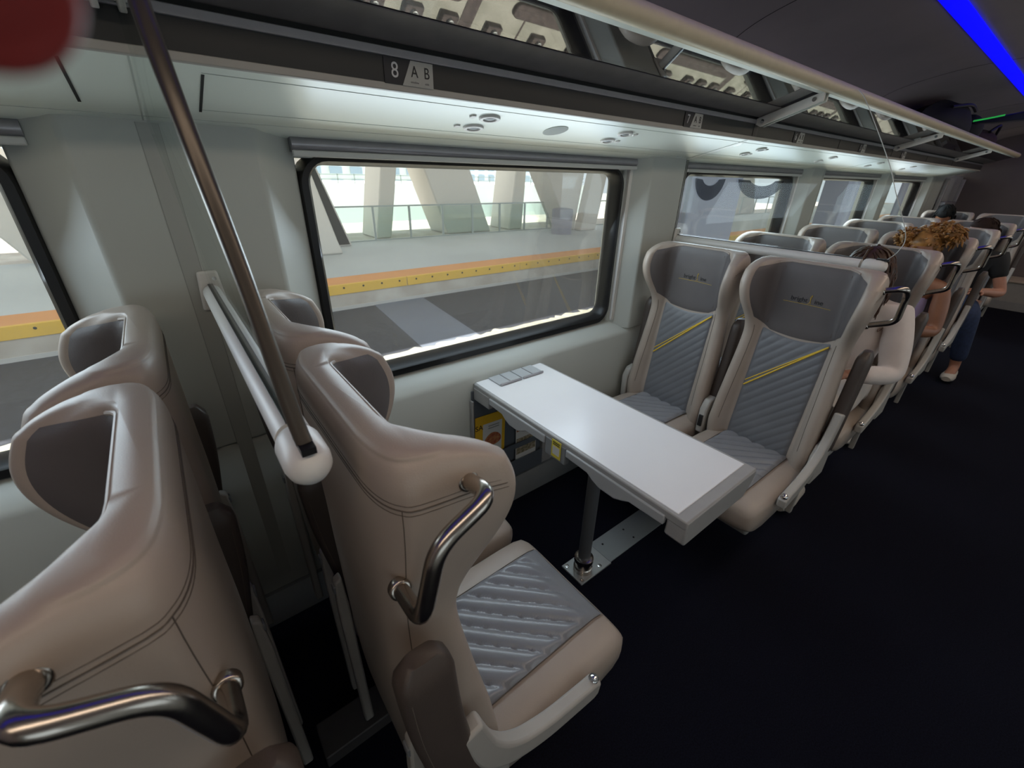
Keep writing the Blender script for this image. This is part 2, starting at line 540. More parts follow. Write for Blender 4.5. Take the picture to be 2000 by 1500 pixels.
led = MB().prism([(0.622, 2.1985), (0.695, 2.1955), (0.695, 2.1905), (0.622, 2.1935)], 'x', X0, X1).build('led_strip', M['led'])
tag(led, 'glowing blue light strip running along the dark ceiling', 'light')
lm = thing('ceiling_lamp', 'long warm white ceiling lamp above the aisle', 'lamp', (0, 0, 0))
MB().prism([(-0.34, 2.218), (-0.06, 2.222), (-0.06, 2.200), (-0.34, 2.198)], 'x', X0 + 0.3, X1 - 0.3).build('lamp_housing', M['white'], lm)
MB().prism([(-0.32, 2.1985), (-0.08, 2.2005), (-0.08, 2.1945), (-0.32, 2.1935)], 'x', X0 + 0.32, X1 - 0.32).build('diffuser', M['lamp'], lm)

# far and near bulkheads, wall across the aisle
MB().box(X1, X1 + 0.06, -1.36, 1.5, 0, 2.3).build('wall_back', mat('bulkhead', (0.15, 0.125, 0.12), 0.6, noise=0.1, nscale=4), kind='structure')
MB().box(X0 - 0.06, X0, -1.36, 1.5, 0, 2.3).build('wall_front', M['ceil'], kind='structure')
wr = thing('wall_right', kind='structure')
MB().box(X0, X1, -1.42, -1.30, 0, 0.83).build('lower_panel', M['wall'], wr)
MB().box(X0, X1, -1.42, -1.30, 1.56, 1.80).build('header_panel', M['wall'], wr)
for i in range(0, len(edges), 2):
    MB().box(edges[i], edges[i + 1], -1.42, -1.30, 0.83, 1.56).build('pillar_panel', M['wall'], wr)
for k, (a, b) in enumerate(WIN):
    wn = thing(f'window_{k + 6}', kind='structure')
    MB().box(a + 0.0, b - 0.0, -1.40, -1.395, 0.83, 1.56).build('pane', M['pane'], wn)

# ------------------------------------------------------------------ luggage rack
rk = thing('luggage_rack', 'long glass luggage rack with a round cream front rail', 'luggage rack', (0, 1.03, 1.76))


def rkp(y, z):
    return (y - 1.03, z - 1.76)


gl0, gl1 = (1.005, 1.776), (0.805, 1.842)
MB().prism([rkp(1.005, 1.780), rkp(0.79, 1.851), rkp(0.79, 1.857), rkp(1.005, 1.786)], 'x', X0, 8.2).build('glass_shelf', M['rack_glass'], rk)
MB().prism([rkp(1.030, 1.7705), rkp(0.948, 1.796), rkp(0.948, 1.7985), rkp(1.01, 1.786), rkp(1.043, 1.786), rkp(1.043, 1.7705)], 'x', X0, 8.2).build('rear_frame', M['darkmetal'], rk, bevel=0.002)
MB().prism([rkp(1.046, 1.790), rkp(1.40, 1.790), rkp(1.40, 1.80), rkp(1.046, 1.80)], 'x', X0, 8.2).build('rear_tray', M['darkmetal'], rk)
cy, cz = rkp(0.79, 1.856)
MB().tube([(X0, cy, cz), (X0 + 1, cy, cz), (8.175 - 0.02, cy, cz), (8.175 - 0.006, cy, cz), (8.175, cy, cz)], [0.024, 0.024, 0.024, 0.02, 0.01], 24).build('front_rail', M['rail'], rk)
MB().prism([rkp(0.802, 1.836), rkp(0.818, 1.832), rkp(0.818, 1.844), rkp(0.802, 1.848)], 'x', X0, 8.17).build('rail_channel', M['soffit'], rk)


def bracket(x, thick=0.010):
    br = MB().prism([rkp(1.04, 1.742), rkp(1.018, 1.733), rkp(0.995, 1.742), rkp(0.80, 1.808), rkp(0.80, 1.842), rkp(1.005, 1.776), rkp(1.04, 1.764)], 'x', x - thick / 2, x + thick / 2).build('bracket', M['white'], rk, bevel=0.002)
    for y, z in ((1.012, 1.752), (0.832, 1.815)):
        yy, zz = rkp(y, z)
        MB().lathe([(0.008, -thick / 2 - 0.003), (0.008, thick / 2 + 0.003)], (x, yy, zz), 'x', 12).build('screw', M['chrome'], br)


for x in (0.008, 0.040, 2.148, 2.180):
    bracket(x)
for x in (4.25, 6.36):
    bracket(x, 0.014)

# seat number plates on the dark band
SG = []


def number_plate(x, num, label):
    p = thing('seat_number_plate', label, 'sign', (x, 1.0405, 1.7205), 0, 'seat number plates')
    MB().prism([(-0.058, -0.0235), (0.058, -0.0235), (0.058, 0.0235), (-0.058, 0.0235)], 'y', -0.0012, 0.0).build('number_panel', mat('plate_black', (0.006, 0.007, 0.012), 0.4) if not SG else SG[0], p)
    if not SG:
        SG.append(bpy.data.materials['plate_black'])
        SG.append(mat('plate_silver', (0.40, 0.40, 0.38), 0.4, noise=0.05))
    MB().prism([(-0.018, -0.0235), (0.058, -0.0235), (0.058, 0.0235), (0.004, 0.0235)], 'y', -0.0026, -0.0013).build('letter_panel', SG[1], p)

    def fm(u, z, y):
        return frame_mtx((u, y, z), (1, 0, 0), (0, 0, 1))
    text('number', num, 0.040, M['lettersilver'], p, fm(-0.034, 0.001, -0.0016), sx=0.9)
    text('letter', 'A', 0.030, M['ink'], p, fm(0.012, 0.003, -0.0030), sx=0.85)
    text('letter', 'B', 0.030, M['ink'], p, fm(0.042, 0.003, -0.0030), sx=0.85)
    text('small_word', 'window', 0.0062, M['inkgrey'], p, fm(0.012, -0.0155, -0.0030))
    text('small_word', 'aisle', 0.0062, M['inkgrey'], p, fm(0.042, -0.0155, -0.0030))
    return p


number_plate(0.519, '8', 'black and silver seat plate reading 8 A B')
number_plate(1.662, '7', 'black and silver seat plate reading 7 A B')
number_plate(2.62, '6', 'small black and silver seat plate just past the white rack bracket')
number_plate(3.60, '5', 'fourth seat plate along the dark band from the plate reading 8')
number_plate(4.55, '4', 'fifth seat plate along the dark band from the plate reading 8')


def reading_light(x, Y, side, label, grp='reading lights in the soffit'):
    z = sof(Y)
    t = thing('reading_light', label, 'reading light', (x, Y, z), 0, grp)
    t.rotation_euler = (-math.atan(0.2516), 0, 0)
    secs = []
    for r, dz in ((1.0, 0.0), (1.0, -0.003), (0.93, -0.0055), (0.66, -0.006), (0.60, -0.002), (0.55, 0.002)):
        secs.append([(0.034 * r * math.cos(q), 0.022 * r * math.sin(q), dz) for q in [2 * PI * i / 28 for i in range(28)]])
    MB().loft(secs).build('bezel', M['white'], t)
    MB().ell((0, 0, -0.0005), 0.020, 0.013, 0.005).build('lens', M['grey'], t)
    b = MB().lathe([(0.011, 0.0), (0.011, -0.002), (0.0095, -0.0035), (0.004, -0.004)], (side * 0.056, -0.0, 0), 'z', 6)
    b.build('button', M['white'], t)


nm = {0: 'under the plate reading 8', 1: 'just past the speaker grille', 2: 'past the first white rack bracket', 3: 'third group past the speaker grille', 4: 'fourth group past the speaker grille', 5: 'last group at the far end'}
for k, (x, s) in enumerate(((0.796, -1), (1.389, 1), (2.45, 1), (3.43, 1), (4.43, 1), (5.40, 1))):
    reading_light(x, 1.207, s, 'window side oval reading light in the white soffit, ' + nm[k])
    reading_light(x + 0.006, 1.133, s, 'aisle side oval reading light in the white soffit, ' + nm[k])
sp = thing('speaker_grille', 'flat oval perforated speaker grille in the white soffit', 'speaker', (1.09, 1.171, sof(1.171)))
sp.rotation_euler = (-math.atan(0.2516), 0, 0)
secs = [[(0.042 * r * math.cos(q), 0.042 * r * math.sin(q), dz) for q in [2 * PI * i / 32 for i in range(32)]] for r, dz in ((1, 0.001), (1, -0.0012), (0.96, -0.0016))]
MB().loft(secs).build('grille_disc', mat('grille_grey', (0.42, 0.45, 0.41), 0.6), sp)
hb = MB()
for i in range(-8, 9):
    for j in range(-8, 9):
        x, y = i * 0.0048 + (j % 2) * 0.0024, j * 0.0045
        if x * x + y * y < 0.0385 ** 2:
            hb.lathe([(0.0014, -0.0014), (0.0014, -0.0019)], (x, y, 0), 'z', 5)
hb.build('perforations', M['grey'], sp)


# ------------------------------------------------------------------ glass draught screens on white bars
def divider(x, label, dark):
    d = thing('draught_screen', label, 'screen', (x, YW, 1.235))
    L = lambda Y, z: (0, Y - YW, z - 1.235)
    wb = MB().prism([(-0.030, -0.045), (0.030, -0.045), (0.022, 0.055), (-0.022, 0.055)], 'y', -0.014, 0.0).build('wall_bracket', M['white'], d, bevel=0.006)
    for zz in (-0.030, 0.036):
        MB().lathe([(0.005, -0.0165), (0.005, -0.013)], (0.012, 0, zz), 'y', 10).build('screw', M['chrome'], wb)
    y0, y1 = L(1.325, 0)[1], L(0.50, 0)[1]
    sc = []
    for y, r in ((y0, 0.021), (y1, 0.021)):
        sc.append([(r * math.sin(q), y, r * math.cos(q)) for q in [2 * PI * i / 24 for i in range(24)]])
    MB().loft(sc).build('bar', M['white'], d)
    prof = [(0.019, 0.492), (0.023, 0.488), (0.0255, 0.478), (0.0255, 0.44), (0.0235, 0.428), (0.018, 0.419), (0.010, 0.414), (0.002, 0.4125)]
    MB().loft([[(r * math.sin(q), Y - YW, r * math.cos(q)) for q in [2 * PI * i / 28 for i in range(28)]] for r, Y in prof]).build('end_cap', M['white'], d)
    MB().box(-0.0055, 0.0055, L(1.33, 0)[1], L(0.50, 0)[1], 0.0195, 0.0235).build('rubber_slot', M['rubber'], d)
    MB().box(-0.0075, 0.0075, L(0.455, 0)[1], L(0.415, 0)[1], 0.022, 0.030).build('slot_end', M['rubber'], d)
    e = smooth_path([(0, 0.433, 1.262), (-0.003, 0.452, 1.30), (-0.009, 0.50, 1.42), (-0.023, 0.562, 1.602), (-0.026, 0.62, 1.70), (-0.028, 0.69, 1.80), (-0.028, 0.735, 1.835)], 8)
    if not dark:
        e = smooth_path([(0, 0.425, 1.262), (0, 0.400, 1.30), (0, 0.400, 1.36), (0, 0.477, 1.50), (0, 0.532, 1.60), (0, 0.66, 1.79), (0, 0.70, 1.835)], 8)
    pts = [(p.x, p.y - YW, p.z - 1.235) for p in e]
    n = len(pts)
    g = MB()
    top = [(p[0], min(-0.012, p[1]), p[2]) for p in pts]
    secs = []
    for p in top:
        z = p[2]
        yb = (-0.012 if z + 1.235 < 1.60 else (1.36 - ((z + 1.235) - 1.600) / 0.2516 + 0.018) - YW)
        if z + 1.235 > 1.684:
            yb = (1.037 if z + 1.235 < 1.772 else 1.008 - (z + 1.235 - 1.780) / 0.33) - YW
        yb = max(yb, p[1] + 0.004)
        secs.append([(p[0] - 0.003, p[1], z), (p[0] + 0.003, p[1], z), (p[0] + 0.003, yb, z), (p[0] - 0.003, yb, z)])
    g.loft(secs).build('glass_panel', M['screen_glass'], d, smooth=0)
    if dark:
        MB().tube(pts, 0.0085, 20).build('edge_trim', mat('dark_bronze', (0.10, 0.085, 0.07), 0.3, 0.6), d)
    else:
        MB().tube(pts, 0.0013, 8).build('edge_trim', mat('edge_reflection', (0.5, 0.5, 0.48), 0.4), d)  # thin pale tube painted for the bright reflection along the glass edge
    return d


divider(0.062, 'glass screen with dark metal edge on a white bar between back-to-back seats', True)
divider(2.17, 'glass screen with thin pale edge on a white bar behind the table seats', False)


# ================================================================== SEATS
Zc = [0.34, 0.42, 0.50, 0.62, 0.75, 0.86, 0.94, 0.99, 1.03, 1.07, 1.11, 1.15, 1.19, 1.215, 1.232, 1.243, 1.248]
Wc = [.205, .212, .218, .212, .206, .200, .197, .200, .207, .215, .222, .227, .228, .225, .219, .209, .192]
Rc = [.020, .012, .008, .004, .002, .000, .000, .000, .000, .000, .000, .000, .000, .001, .004, .008, .014]
Cc = [.110, .115, .115, .100, .085, .072, .062, .057, .055, .054, .054, .053, .051, .050, .049, .047, .043]
Dc = [.150, .165, .172, .155, .128, .108, .098, .110, .138, .168, .186, .190, .176, .152, .120, .088, .056]
Qc = [.135, .137, .137, .136, .135, .134, .132, .130, .128, .126, .125, .125, .125, .125, .124, .121, .112]
zf = np.concatenate([np.linspace(0.34, 1.20, 100), np.linspace(1.204, 1.248, 22)])


def sm(vals):
    a = np.interp(zf, Zc, vals)
    k = np.array([1, 2, 3, 4, 5, 4, 3, 2, 1.0]) / 25
    b = a.copy()
    b[4:-4] = np.convolve(a, k, 'valid')
    return b


Wz, Rz, Cz, Dz, Qz = map(sm, (Wc, Rc, Cc, Dc, Qc))


def par(z):
    return [float(np.interp(z, zf, t)) for t in (Wz, Rz, Cz, Dz, Qz)]


def half_sec(z):
    w_, r_, c_, d_, q_ = par(z)
    d_ = max(d_, c_ + 0.002)
    e = d_ - c_
    g = min(1.0, (d_ - r_) / 0.095)
    return [(r_, 0), (r_, w_ * 0.5), (r_ + 0.0015, w_ - 0.070), (r_ + 0.008 * g, w_ - 0.038), (r_ + 0.020 * g, w_ - 0.016), (r_ + 0.038 * g, w_ - 0.005), (r_ + (d_ - r_) * 0.62, w_),
            (d_ - 0.020 * g, w_ - 0.001), (d_ - 0.007 * g, w_ - 0.008), (d_, w_ - 0.022), (d_ - min(0.004, e * 0.1), w_ - 0.037), (c_ + e * 0.86 - min(0.008, e * 0.1), w_ - 0.046),
            (c_ + e * 0.50, q_ + (w_ - 0.046 - q_) * 0.60), (c_ + e * 0.18, q_ + (w_ - 0.046 - q_) * 0.26), (c_ + 0.0025, q_ - 0.003), (c_, q_ - 0.02), (c_, q_ * 0.4), (c_, 0)]


def full_sec(z):
    h = half_sec(z)
    h = [(p.x, p.y) for p in smooth_path([(x, y, 0) for x, y in h], 2)]
    return [(x, y, z) for x, y in h] + [(x, -y, z) for x, y in h[-2:0:-1]]


def seat_parts(root, side, aisle, quilt_dir):
    """side: local y sign of the aisle"""
    sh = MB().loft([full_sec(float(z)) for z in zf]).build('back_shell', M['leather'], root, smooth=60)
    # seams
    sm_ = MB()
    for zz, rr in ((1.183, 0.0010), (1.176, 0.0005), (1.190, 0.0005)):
        h = half_sec(zz)[:10]
        ring = [(x - 0.0004, y, zz - max(0, (x - 0.09)) * 0.25) for x, y in h[::-1]] + [(x - 0.0004, -y, zz - max(0, (x - 0.09)) * 0.25) for x, y in h[1:]]
        sm_.tube(smooth_path(ring, 3), rr, 6)
    for s in (-1, 1):
        sm_.tube([(half_sec(z)[4][0] - 0.0002, s * (half_sec(z)[4][1] + 0.0002), z) for z in np.linspace(0.5, 1.183, 24)], 0.0007, 6)
        sm_.tube([(half_sec(z)[11][0] + 0.0005, s * (half_sec(z)[11][1] + 0.0), z) for z in np.linspace(0.52, 0.97, 24)], 0.0010, 6)
    sm_.build('seam', M['seam'], sh)
    # headrest (dark inner face of the wings and head pad)

    def hp(u, v):
        y_ = (u - 0.5) * 2
        s = 1 if y_ >= 0 else -1
        a = abs(y_)
        zlo = 0.972 - 0.022 * math.cos(a * PI / 2) + max(0, a - 0.6) * 0.09
        z = zlo + (1.239 - zlo - max(0, a - 0.55) * 0.055) * v
        h = half_sec(z)[10:]          # from inside of the wing tip to centre
        h = h[::-1]
        L = [0]
        for i in range(1, len(h)):
            L.append(L[-1] + math.dist(h[i], h[i - 1]))
        t = a * L[-1] * 0.945
        x = float(np.interp(t, L, [p[0] for p in h]))
        y = float(np.interp(t, L, [p[1] for p in h]))
        edge = min(v * 9, (1 - v) * 9, (1 - a) * 12, 1)
        off = 0.0008 + 0.0042 * max(0, edge) ** 0.5
        k = min(1, max(0, (a - 0.6) / 0.25))
        return (x + off * (1 - 0.6 * k), s * (y - off * 0.9 * k), z)
    hd = MB().grid(hp, 60, 26).build('headrest', M['leather_dark'], root, smooth=60)
    top = [hp(i / 40, 1.0) for i in range(6, 35)]
    MB().tube([(p[0] - 0.001, p[1], p[2] + 0.002) for p in top], 0.0036, 8).build('piping', M['leather'], hd)
    for yl in (-1, 1):
        MB().tube([(par(z)[2] + 0.005, yl * (par(z)[4] - 0.012), z) for z in np.linspace(0.985, 1.222, 12)], 0.0011, 6).build('seam', M['seam'], hd)
    # lettering: the operator's word in dark thread with a yellow script l and yellow rule
    fm = frame_mtx((0.0600, 0, 1.105), (0, 1, 0), (0, 0, 1))
    ox = Vector((0.0600, 0, 1.105))
    for s_, yy, mt_ in (('bright', -0.030, 'ink'), ('ine', 0.040, 'ink')):
        text('lettering', s_, 0.026, M['ink'], hd, frame_mtx((0.0600, yy, 1.105), (0, 1, 0), (0, 0, 1)))
    lp = [(0.0605, 0.004 + 0.010 * t + 0.004 * math.sin(t * 6), 1.092 + 0.036 * t) for t in np.linspace(0, 1, 10)]
    lp += [(0.0605, 0.014 - 0.004 * math.sin(t * 3), 1.128 - 0.034 * t) for t in np.linspace(0.05, 1, 8)]
    MB().tube(lp, 0.0006, 6).build('script_letter', M['yellow'], hd)
    MB().tube([(0.0600, -0.085 + 0.17 * t, 1.0885 + 0.002 * math.sin(3 * t) - 0.002 * t) for t in np.linspace(0, 1, 12)], 0.0006, 6).build('rule', M['yellow'], hd)

    # quilted back cushion
    sp_ = 0.043

    def pillow(ph):
        f = ph / sp_ - math.floor(ph / sp_)
        return (abs(math.sin(PI * f))) ** 0.24

    def qp(u, v):
        y_ = (u - 0.5) * 2
        a = abs(y_)
        ztop = 0.963 - 0.022 * math.cos(a * PI / 2)
        z = 0.44 + (ztop - 0.44) * v
        c_ = par(z)[2]
        y = y_ * 0.132
        edge = min(1, (1 - a) * 10, (1 - v) * 14)
        hgt = 0.0025 + 0.0048 * pillow(z - quilt_dir * y + 0.013)
        return (c_ + 0.001 + hgt * max(0, edge) ** 0.6, y, z)
    bc = MB().grid(qp, 48, 150).build('back_cushion', M['quilt'], root, smooth=80)
    st = MB()
    for dz, w_ in ((0.0, 0.0034), (0.012, 0.0022)):
        path = []
        for t in np.linspace(-0.98, 0.98, 20):
            y = t * 0.128 * quilt_dir
            z = 0.823 + dz + quilt_dir * y * (1.0 if dz == 0 else 0.92)
            path.append((par(z)[2] + 0.0085, y, z))
        st.tube(path, [w_] * 20, 8)
    st.build('stripe', M['yellow'], bc)
    # seat cushion
    def cs_(x, wd, zt, zb, crown):
        pts = []
        N = 28
        for i in range(N):
            q = 2 * PI * i / N
            cx, sz = math.cos(q), math.sin(q)
            ex = 0.42
            y = wd * abs(cx) ** ex * (1 if cx > 0 else -1)
            z_ = (zt - zb) / 2 * abs(sz) ** ex * (1 if sz > 0 else -1) + (zt + zb) / 2
            pts.append((x, y, z_ - (crown * (1 - (y / wd) ** 2) if sz > 0 else 0)))
        return pts
    secs = []
    for x, wd, zt, zb in ((0.085, 0.205, 0.440, 0.32), (0.12, 0.214, 0.452, 0.31), (0.22, 0.220, 0.458, 0.30), (0.36, 0.223, 0.462, 0.30), (0.48, 0.224, 0.465, 0.305), (0.535, 0.222, 0.464, 0.315),
                          (0.565, 0.218, 0.456, 0.33), (0.582, 0.208, 0.438, 0.35), (0.588, 0.190, 0.415, 0.37)):
        secs.append(cs_(x, wd, zt, zb, 0.006))
    cu = MB().loft(secs).build('seat_cushion', M['leather'], root, smooth=60)

    def pillow2(ph):
        f = ph / 0.062 - math.floor(ph / 0.062)
        return (abs(math.sin(PI * f))) ** 0.4

    def ip(u, v):
        x = 0.10 + 0.468 * v
        y_ = (u - 0.5) * 2
        y = y_ * 0.138
        zt = float(np.interp(x, [0.085, 0.12, 0.22, 0.36, 0.48, 0.535, 0.565, 0.582], [0.440, 0.452, 0.458, 0.462, 0.465, 0.464, 0.456, 0.438]))
        zt -= 0.006 * (1 - (y / 0.22) ** 2)
        a = abs(y_)
        edge = min(1, (1 - a) * 10, (1 - v) * 10)
        front = 1 if x < 0.50 else max(0, 1 - (x - 0.50) / 0.03)
        h = 0.002 + (0.014 * pillow2(x + quilt_dir * y + 0.01) * front + 0.0055 * (1 - front)) * max(0, edge) ** 0.6
        h += 0.002 * math.sin(31 * x + 17 * y) * front
        return (x, y, zt + h)
    MB().grid(ip, 44, 90).build('seat_insert', M['quilt_seat'], cu, smooth=80)
    for s in (-1, 1):
        MB().tube([(x, s * 0.139, float(np.interp(x, [0.085, 0.12, 0.22, 0.36, 0.48, 0.535, 0.565], [0.440, 0.452, 0.458, 0.462, 0.465, 0.464, 0.456])) - 0.0015) for x in np.linspace(0.1, 0.56, 20)], 0.0012, 6).build('seam', M['seam'], cu)
    MB().prism([(0.04, 0.33), (0.54, 0.33), (0.50, 0.27), (0.08, 0.27)], 'y', -0.19, 0.19).build('seat_pan', M['frame'], root, bevel=0.01)
    if aisle:
        ys = -side * 0.245
        MB().box(0.06, 0.43, ys - 0.055, ys + 0.055, 0.0, 0.24).build('pedestal', M['grey'], root, bevel=0.012)
        MB().box(0.10, 0.40, min(ys, 0.0), max(ys, 0.0), 0.20, 0.275).build('cross_beam', M['grey'], root, bevel=0.006)
    else:
        MB().box(0.12, 0.38, -0.285 if side > 0 else -0.17, 0.17 if side > 0 else 0.285, 0.20, 0.275).build('cross_beam', M['grey'], root, bevel=0.006)
    # rear edge frame strips with the latch caps
    for s in (-1, 1):
        fr = MB().prism([(0.010, 0.12), (-0.014, 0.12), (-0.015, 0.60), (-0.011, 0.69), (0.006, 0.70), (0.010, 0.6)], 'y', s * 0.190 - 0.013, s * 0.190 + 0.013).build('rear_frame', M['frame'], root, bevel=0.005)
        MB().box(-0.016, -0.002, s * 0.190 - 0.010, s * 0.190 + 0.010, 0.655, 0.678).build('latch', M['grey'], fr, bevel=0.003)

    def arm(s, part='armrest'):
        y = s * 0.236
        path = [(0.012, y, 0.945), (0.022, y, 0.80), (0.042, y, 0.66), (0.062, y, 0.53)]
        P = smooth_path(path, 8)
        secs = []
        n = len(P)
        for k, p in enumerate(P):
            t = k / (n - 1)
            sc = 1.0
            if t < 0.10:
                sc = 0.55 + 0.45 * math.sqrt(max(0, 1 - (1 - t / 0.10) ** 2))
            if t > 0.93:
                sc = 0.6 + 0.4 * math.sqrt(max(0, 1 - ((t - 0.93) / 0.07) ** 2))
            sec = []
            for i in range(20):
                q = 2 * PI * i / 20
                cx, sy = math.cos(q), math.sin(q)
                sec.append((p.x + 0.042 * sc * abs(cx) ** 0.55 * (1 if cx > 0 else -1), p.y + 0.024 * sc * abs(sy) ** 0.55 * (1 if sy > 0 else -1), p.z + (0.012 if t < 0.02 else 0)))
            secs.append(sec)
        a_ = MB().loft(secs).build(part, M['arm'], root, smooth=60)
        MB().tube([(p.x - 0.030, p.y + s * 0.0215, p.z) for p in P[3:-3]], 0.0009, 6).build('seam', M['seam'], a_)
        hinge = MB().prism([(0.02, 0.40), (0.16, 0.40), (0.165, 0.53), (0.14, 0.575), (0.08, 0.585), (0.03, 0.56)], 'y', y - 0.018, y + 0.018).build('armrest_mount', M['frame'], root, bevel=0.008)
        return hinge
    if aisle:
        arm(side)
        y = side * 0.243
        # curved side frame rail along the cushion
        P = smooth_path([(0.43, y, 0.437), (0.36, y, 0.447), (0.26, y, 0.467), (0.17, y, 0.512), (0.11, y, 0.59), (0.075, y, 0.71)], 6)
        secs = []
        for k, p in enumerate(P):
            t = (P[min(k + 1, len(P) - 1)] - P[max(k - 1, 0)]).normalized()
            nn = Vector((-t.z, 0, t.x))
            hw = 0.027 if k > 1 else 0.021
            if k > len(P) - 8:
                hw = 0.027 - 0.006 * (k - len(P) + 8) / 8
            secs.append([p + nn * hw + Vector((0, -0.016, 0)), p + nn * hw + Vector((0, 0.016, 0)), p - nn * hw + Vector((0, 0.016, 0)), p - nn * hw + Vector((0, -0.016, 0))])
        sf_ = MB().loft(secs).build('side_frame', M['frame'], root, bevel=0.008, segs=3)
        top = P[2] + Vector((0, 0, -0.0))
        q0 = (P[2] - P[0]).normalized()
        nn = Vector((q0.z, 0, -q0.x))
        if nn.z < 0:
            nn = -nn
        c = P[2] + nn * 0.027
        u = q0
        v = Vector((0, 1, 0))
        MB().lathe([(0.0125, -0.002), (0.0125, 0.004), (0.011, 0.006), (0.007, 0.006), (0.006, 0.009), (0.001, 0.011)], c, (u, v, nn), 18).build('bolt', M['chrome'], sf_)
        # grab handle
        yo = side * 0.222
        pth = round_path([(0.100, yo, 1.196), (0.097, yo + side * 0.056, 1.214), (0.028, yo + side * 0.056, 1.180), (0.004, yo + side * 0.054, 1.080), (0.010, side * 0.198, 1.048)], 0.026, 7)
        pth = [Vector(p) for p in pth]
        hn = MB().tube(pth, 0.0105, 16).build('grab_handle', M['steel'], root, smooth=60)
        for p, q in ((pth[0], pth[1]), (pth[-1], pth[-2])):
            w_ = (q - p).normalized()
            u_ = w_.cross(Vector((0, 0, 1))).normalized()
            v_ = w_.cross(u_)
            MB().lathe([(0.0145, -0.006), (0.0145, 0.003), (0.013, 0.006), (0.0115, 0.007)], p, (u_, v_, w_), 20).build('flange', M['steel'], hn)
    else:
        for s in (-1, 1):
            hg = arm(s)
            if s == side:
                MB().box(0.150, 0.170, s * 0.236 - 0.010, s * 0.236 + 0.010, 0.44, 0.50).build('switch', M['black'], hg, bevel=0.002)


GRP = 'leather train seats'
protos = {}


def seat(x, y, fwd, aisle, label):
    key = (fwd, aisle)
    if key not in protos:
        r = thing('train_seat', label, 'seat', (x, y, 0), 0 if fwd else PI, GRP)
        seat_parts(r, -1 if fwd else 1, aisle, 1)
        protos[key] = r
    else:
        r = copy_tree(protos[key])
        r.location = (x, y, 0)
        tag(r, label, 'seat', GRP)
    return r


YA, YWI = 0.570, 1.052
seat(0.112, YA, True, True, 'beige leather aisle seat with its blue-grey cushion in front of the table')
seat(0.112, YWI, True, False, 'beige leather window seat behind the white bar, facing the table')
seat(-0.058, YA, False, True, 'nearest beige aisle seat, turned away, with the large curved handle at bottom left')
seat(-0.058, YWI, False, False, 'beige window seat at the far left, turned away beside the first window')
seat(2.0, YA, False, True, 'grey aisle seat across the table with a yellow stripe and wing handle')
seat(2.0, YWI, False, False, 'grey window seat across the table under the white bar')
rows = [2.88, 3.83, 4.75, 5.71, 7.48]
who = ['occupied by the person in white', 'behind the golden-brown curls', 'third beyond the second white bar', 'behind the dark haired person in black', 'last at the far end']
for k, x in enumerate(rows):
    seat(x, YA, False, True, 'aisle seat ' + who[k] + ', facing the camera')
who = ['first', 'second', 'third', 'fourth', 'last']
for k, x in enumerate(rows):
    seat(x, YWI, False, False, f'{who[k]} window seat beyond the second white bar, facing the camera')

# floor beams under the seat pairs, seen in the gap between the seat backs
for i, (xa, xb, y0, y1, lab) in enumerate(((-0.02, 0.19, 0.765, 0.870, 'grey metal floor beam in the dark gap between back-to-back seats'),)):
    tag(MB().box(xa, xb, y0, y1, 0.001, 0.05).build('floor_beam', M['beam'], bevel=0.004), lab, 'beam')

# ================================================================== TABLE
tb = thing('table', 'white topped table with drop flaps between the facing seats', 'table', (1.054, 0.80, 0))
tx0, tx1, ty0, ty1 = 0.862 - 1.054, 1.246 - 1.054, 0.347 - 0.80, 1.338 - 0.80
MB().box(tx0 + 0.012, tx1 - 0.012, ty0 + 0.035, ty1, 0.731, 0.7405).build('tabletop', M['table'], tb, bevel=0.002)
MB().box(tx0, tx1, ty0 + 0.002, ty1, 0.712, 0.7385).build('table_rim', M['table_rim'], tb, bevel=0.004)
MB().box(tx0 + 0.02, tx1 - 0.02, ty0 + 0.03, ty1 - 0.05, 0.690, 0.713).build('under_frame', M['grey'], tb)
MB().prism([(tx0 + 0.002, 0.7365), (tx0, 0.668), (tx0 + 0.012, 0.652), (tx1 - 0.05, 0.652), (tx1 - 0.012, 0.69), (tx1, 0.72), (tx1 - 0.002, 0.7365)], 'y', ty0, ty0 + 0.058).build('end_block', M['table_rim'], tb, bevel=0.005)
for s, xs in ((-1, tx0), (1, tx1)):
    MB().box(xs - 0.002 if s < 0 else xs - 0.02, xs + 0.02 if s < 0 else xs + 0.002, ty1 - 0.115, ty1 - 0.002, 0.665, 0.722).build('wall_block', M['table_rim'], tb, bevel=0.004)
    MB().box(xs - 0.003 if s < 0 else xs - 0.02, xs + 0.02 if s < 0 else xs + 0.003, -0.015, 0.082, 0.655, 0.722).build('centre_block', M['grey'], tb, bevel=0.003)
    for ya, yb in ((ty0 + 0.062, -0.018), (0.086, ty1 - 0.12)):
        L_ = yb - ya
        lower = [(ya + 0.0, 0.690), (ya + L_ * 0.30, 0.688), (ya + L_ * 0.36, 0.676), (ya + L_ * 0.44, 0.664), (ya + L_ * 0.60, 0.664), (ya + L_ * 0.68, 0.676), (ya + L_ * 0.74, 0.690), (yb, 0.694)]
        pts = [(ya, 0.722), (yb, 0.722)] + lower[::-1]
        xa, xb = (xs - 0.006, xs + 0.010) if s < 0 else (xs - 0.010, xs + 0.006)
        MB().prism(pts, 'x', xa, xb).build('drop_flap', mat('flap_grey', (0.40, 0.41, 0.42), 0.35) if 'flap_grey' not in bpy.data.materials else bpy.data.materials['flap_grey'], tb, bevel=0.004)
pole = MB().lathe([(0.026, 0.08), (0.026, 0.70)], (0, 0, 0), 'z', 24).build('pole', M['post'], tb)
MB().lathe([(0.040, 0.008), (0.040, 0.030), (0.036, 0.034), (0.036, 0.060), (0.041, 0.064), (0.040, 0.082), (0.030, 0.086)], (0, 0, 0), 'z', 24).build('collar', M['steel'], tb)
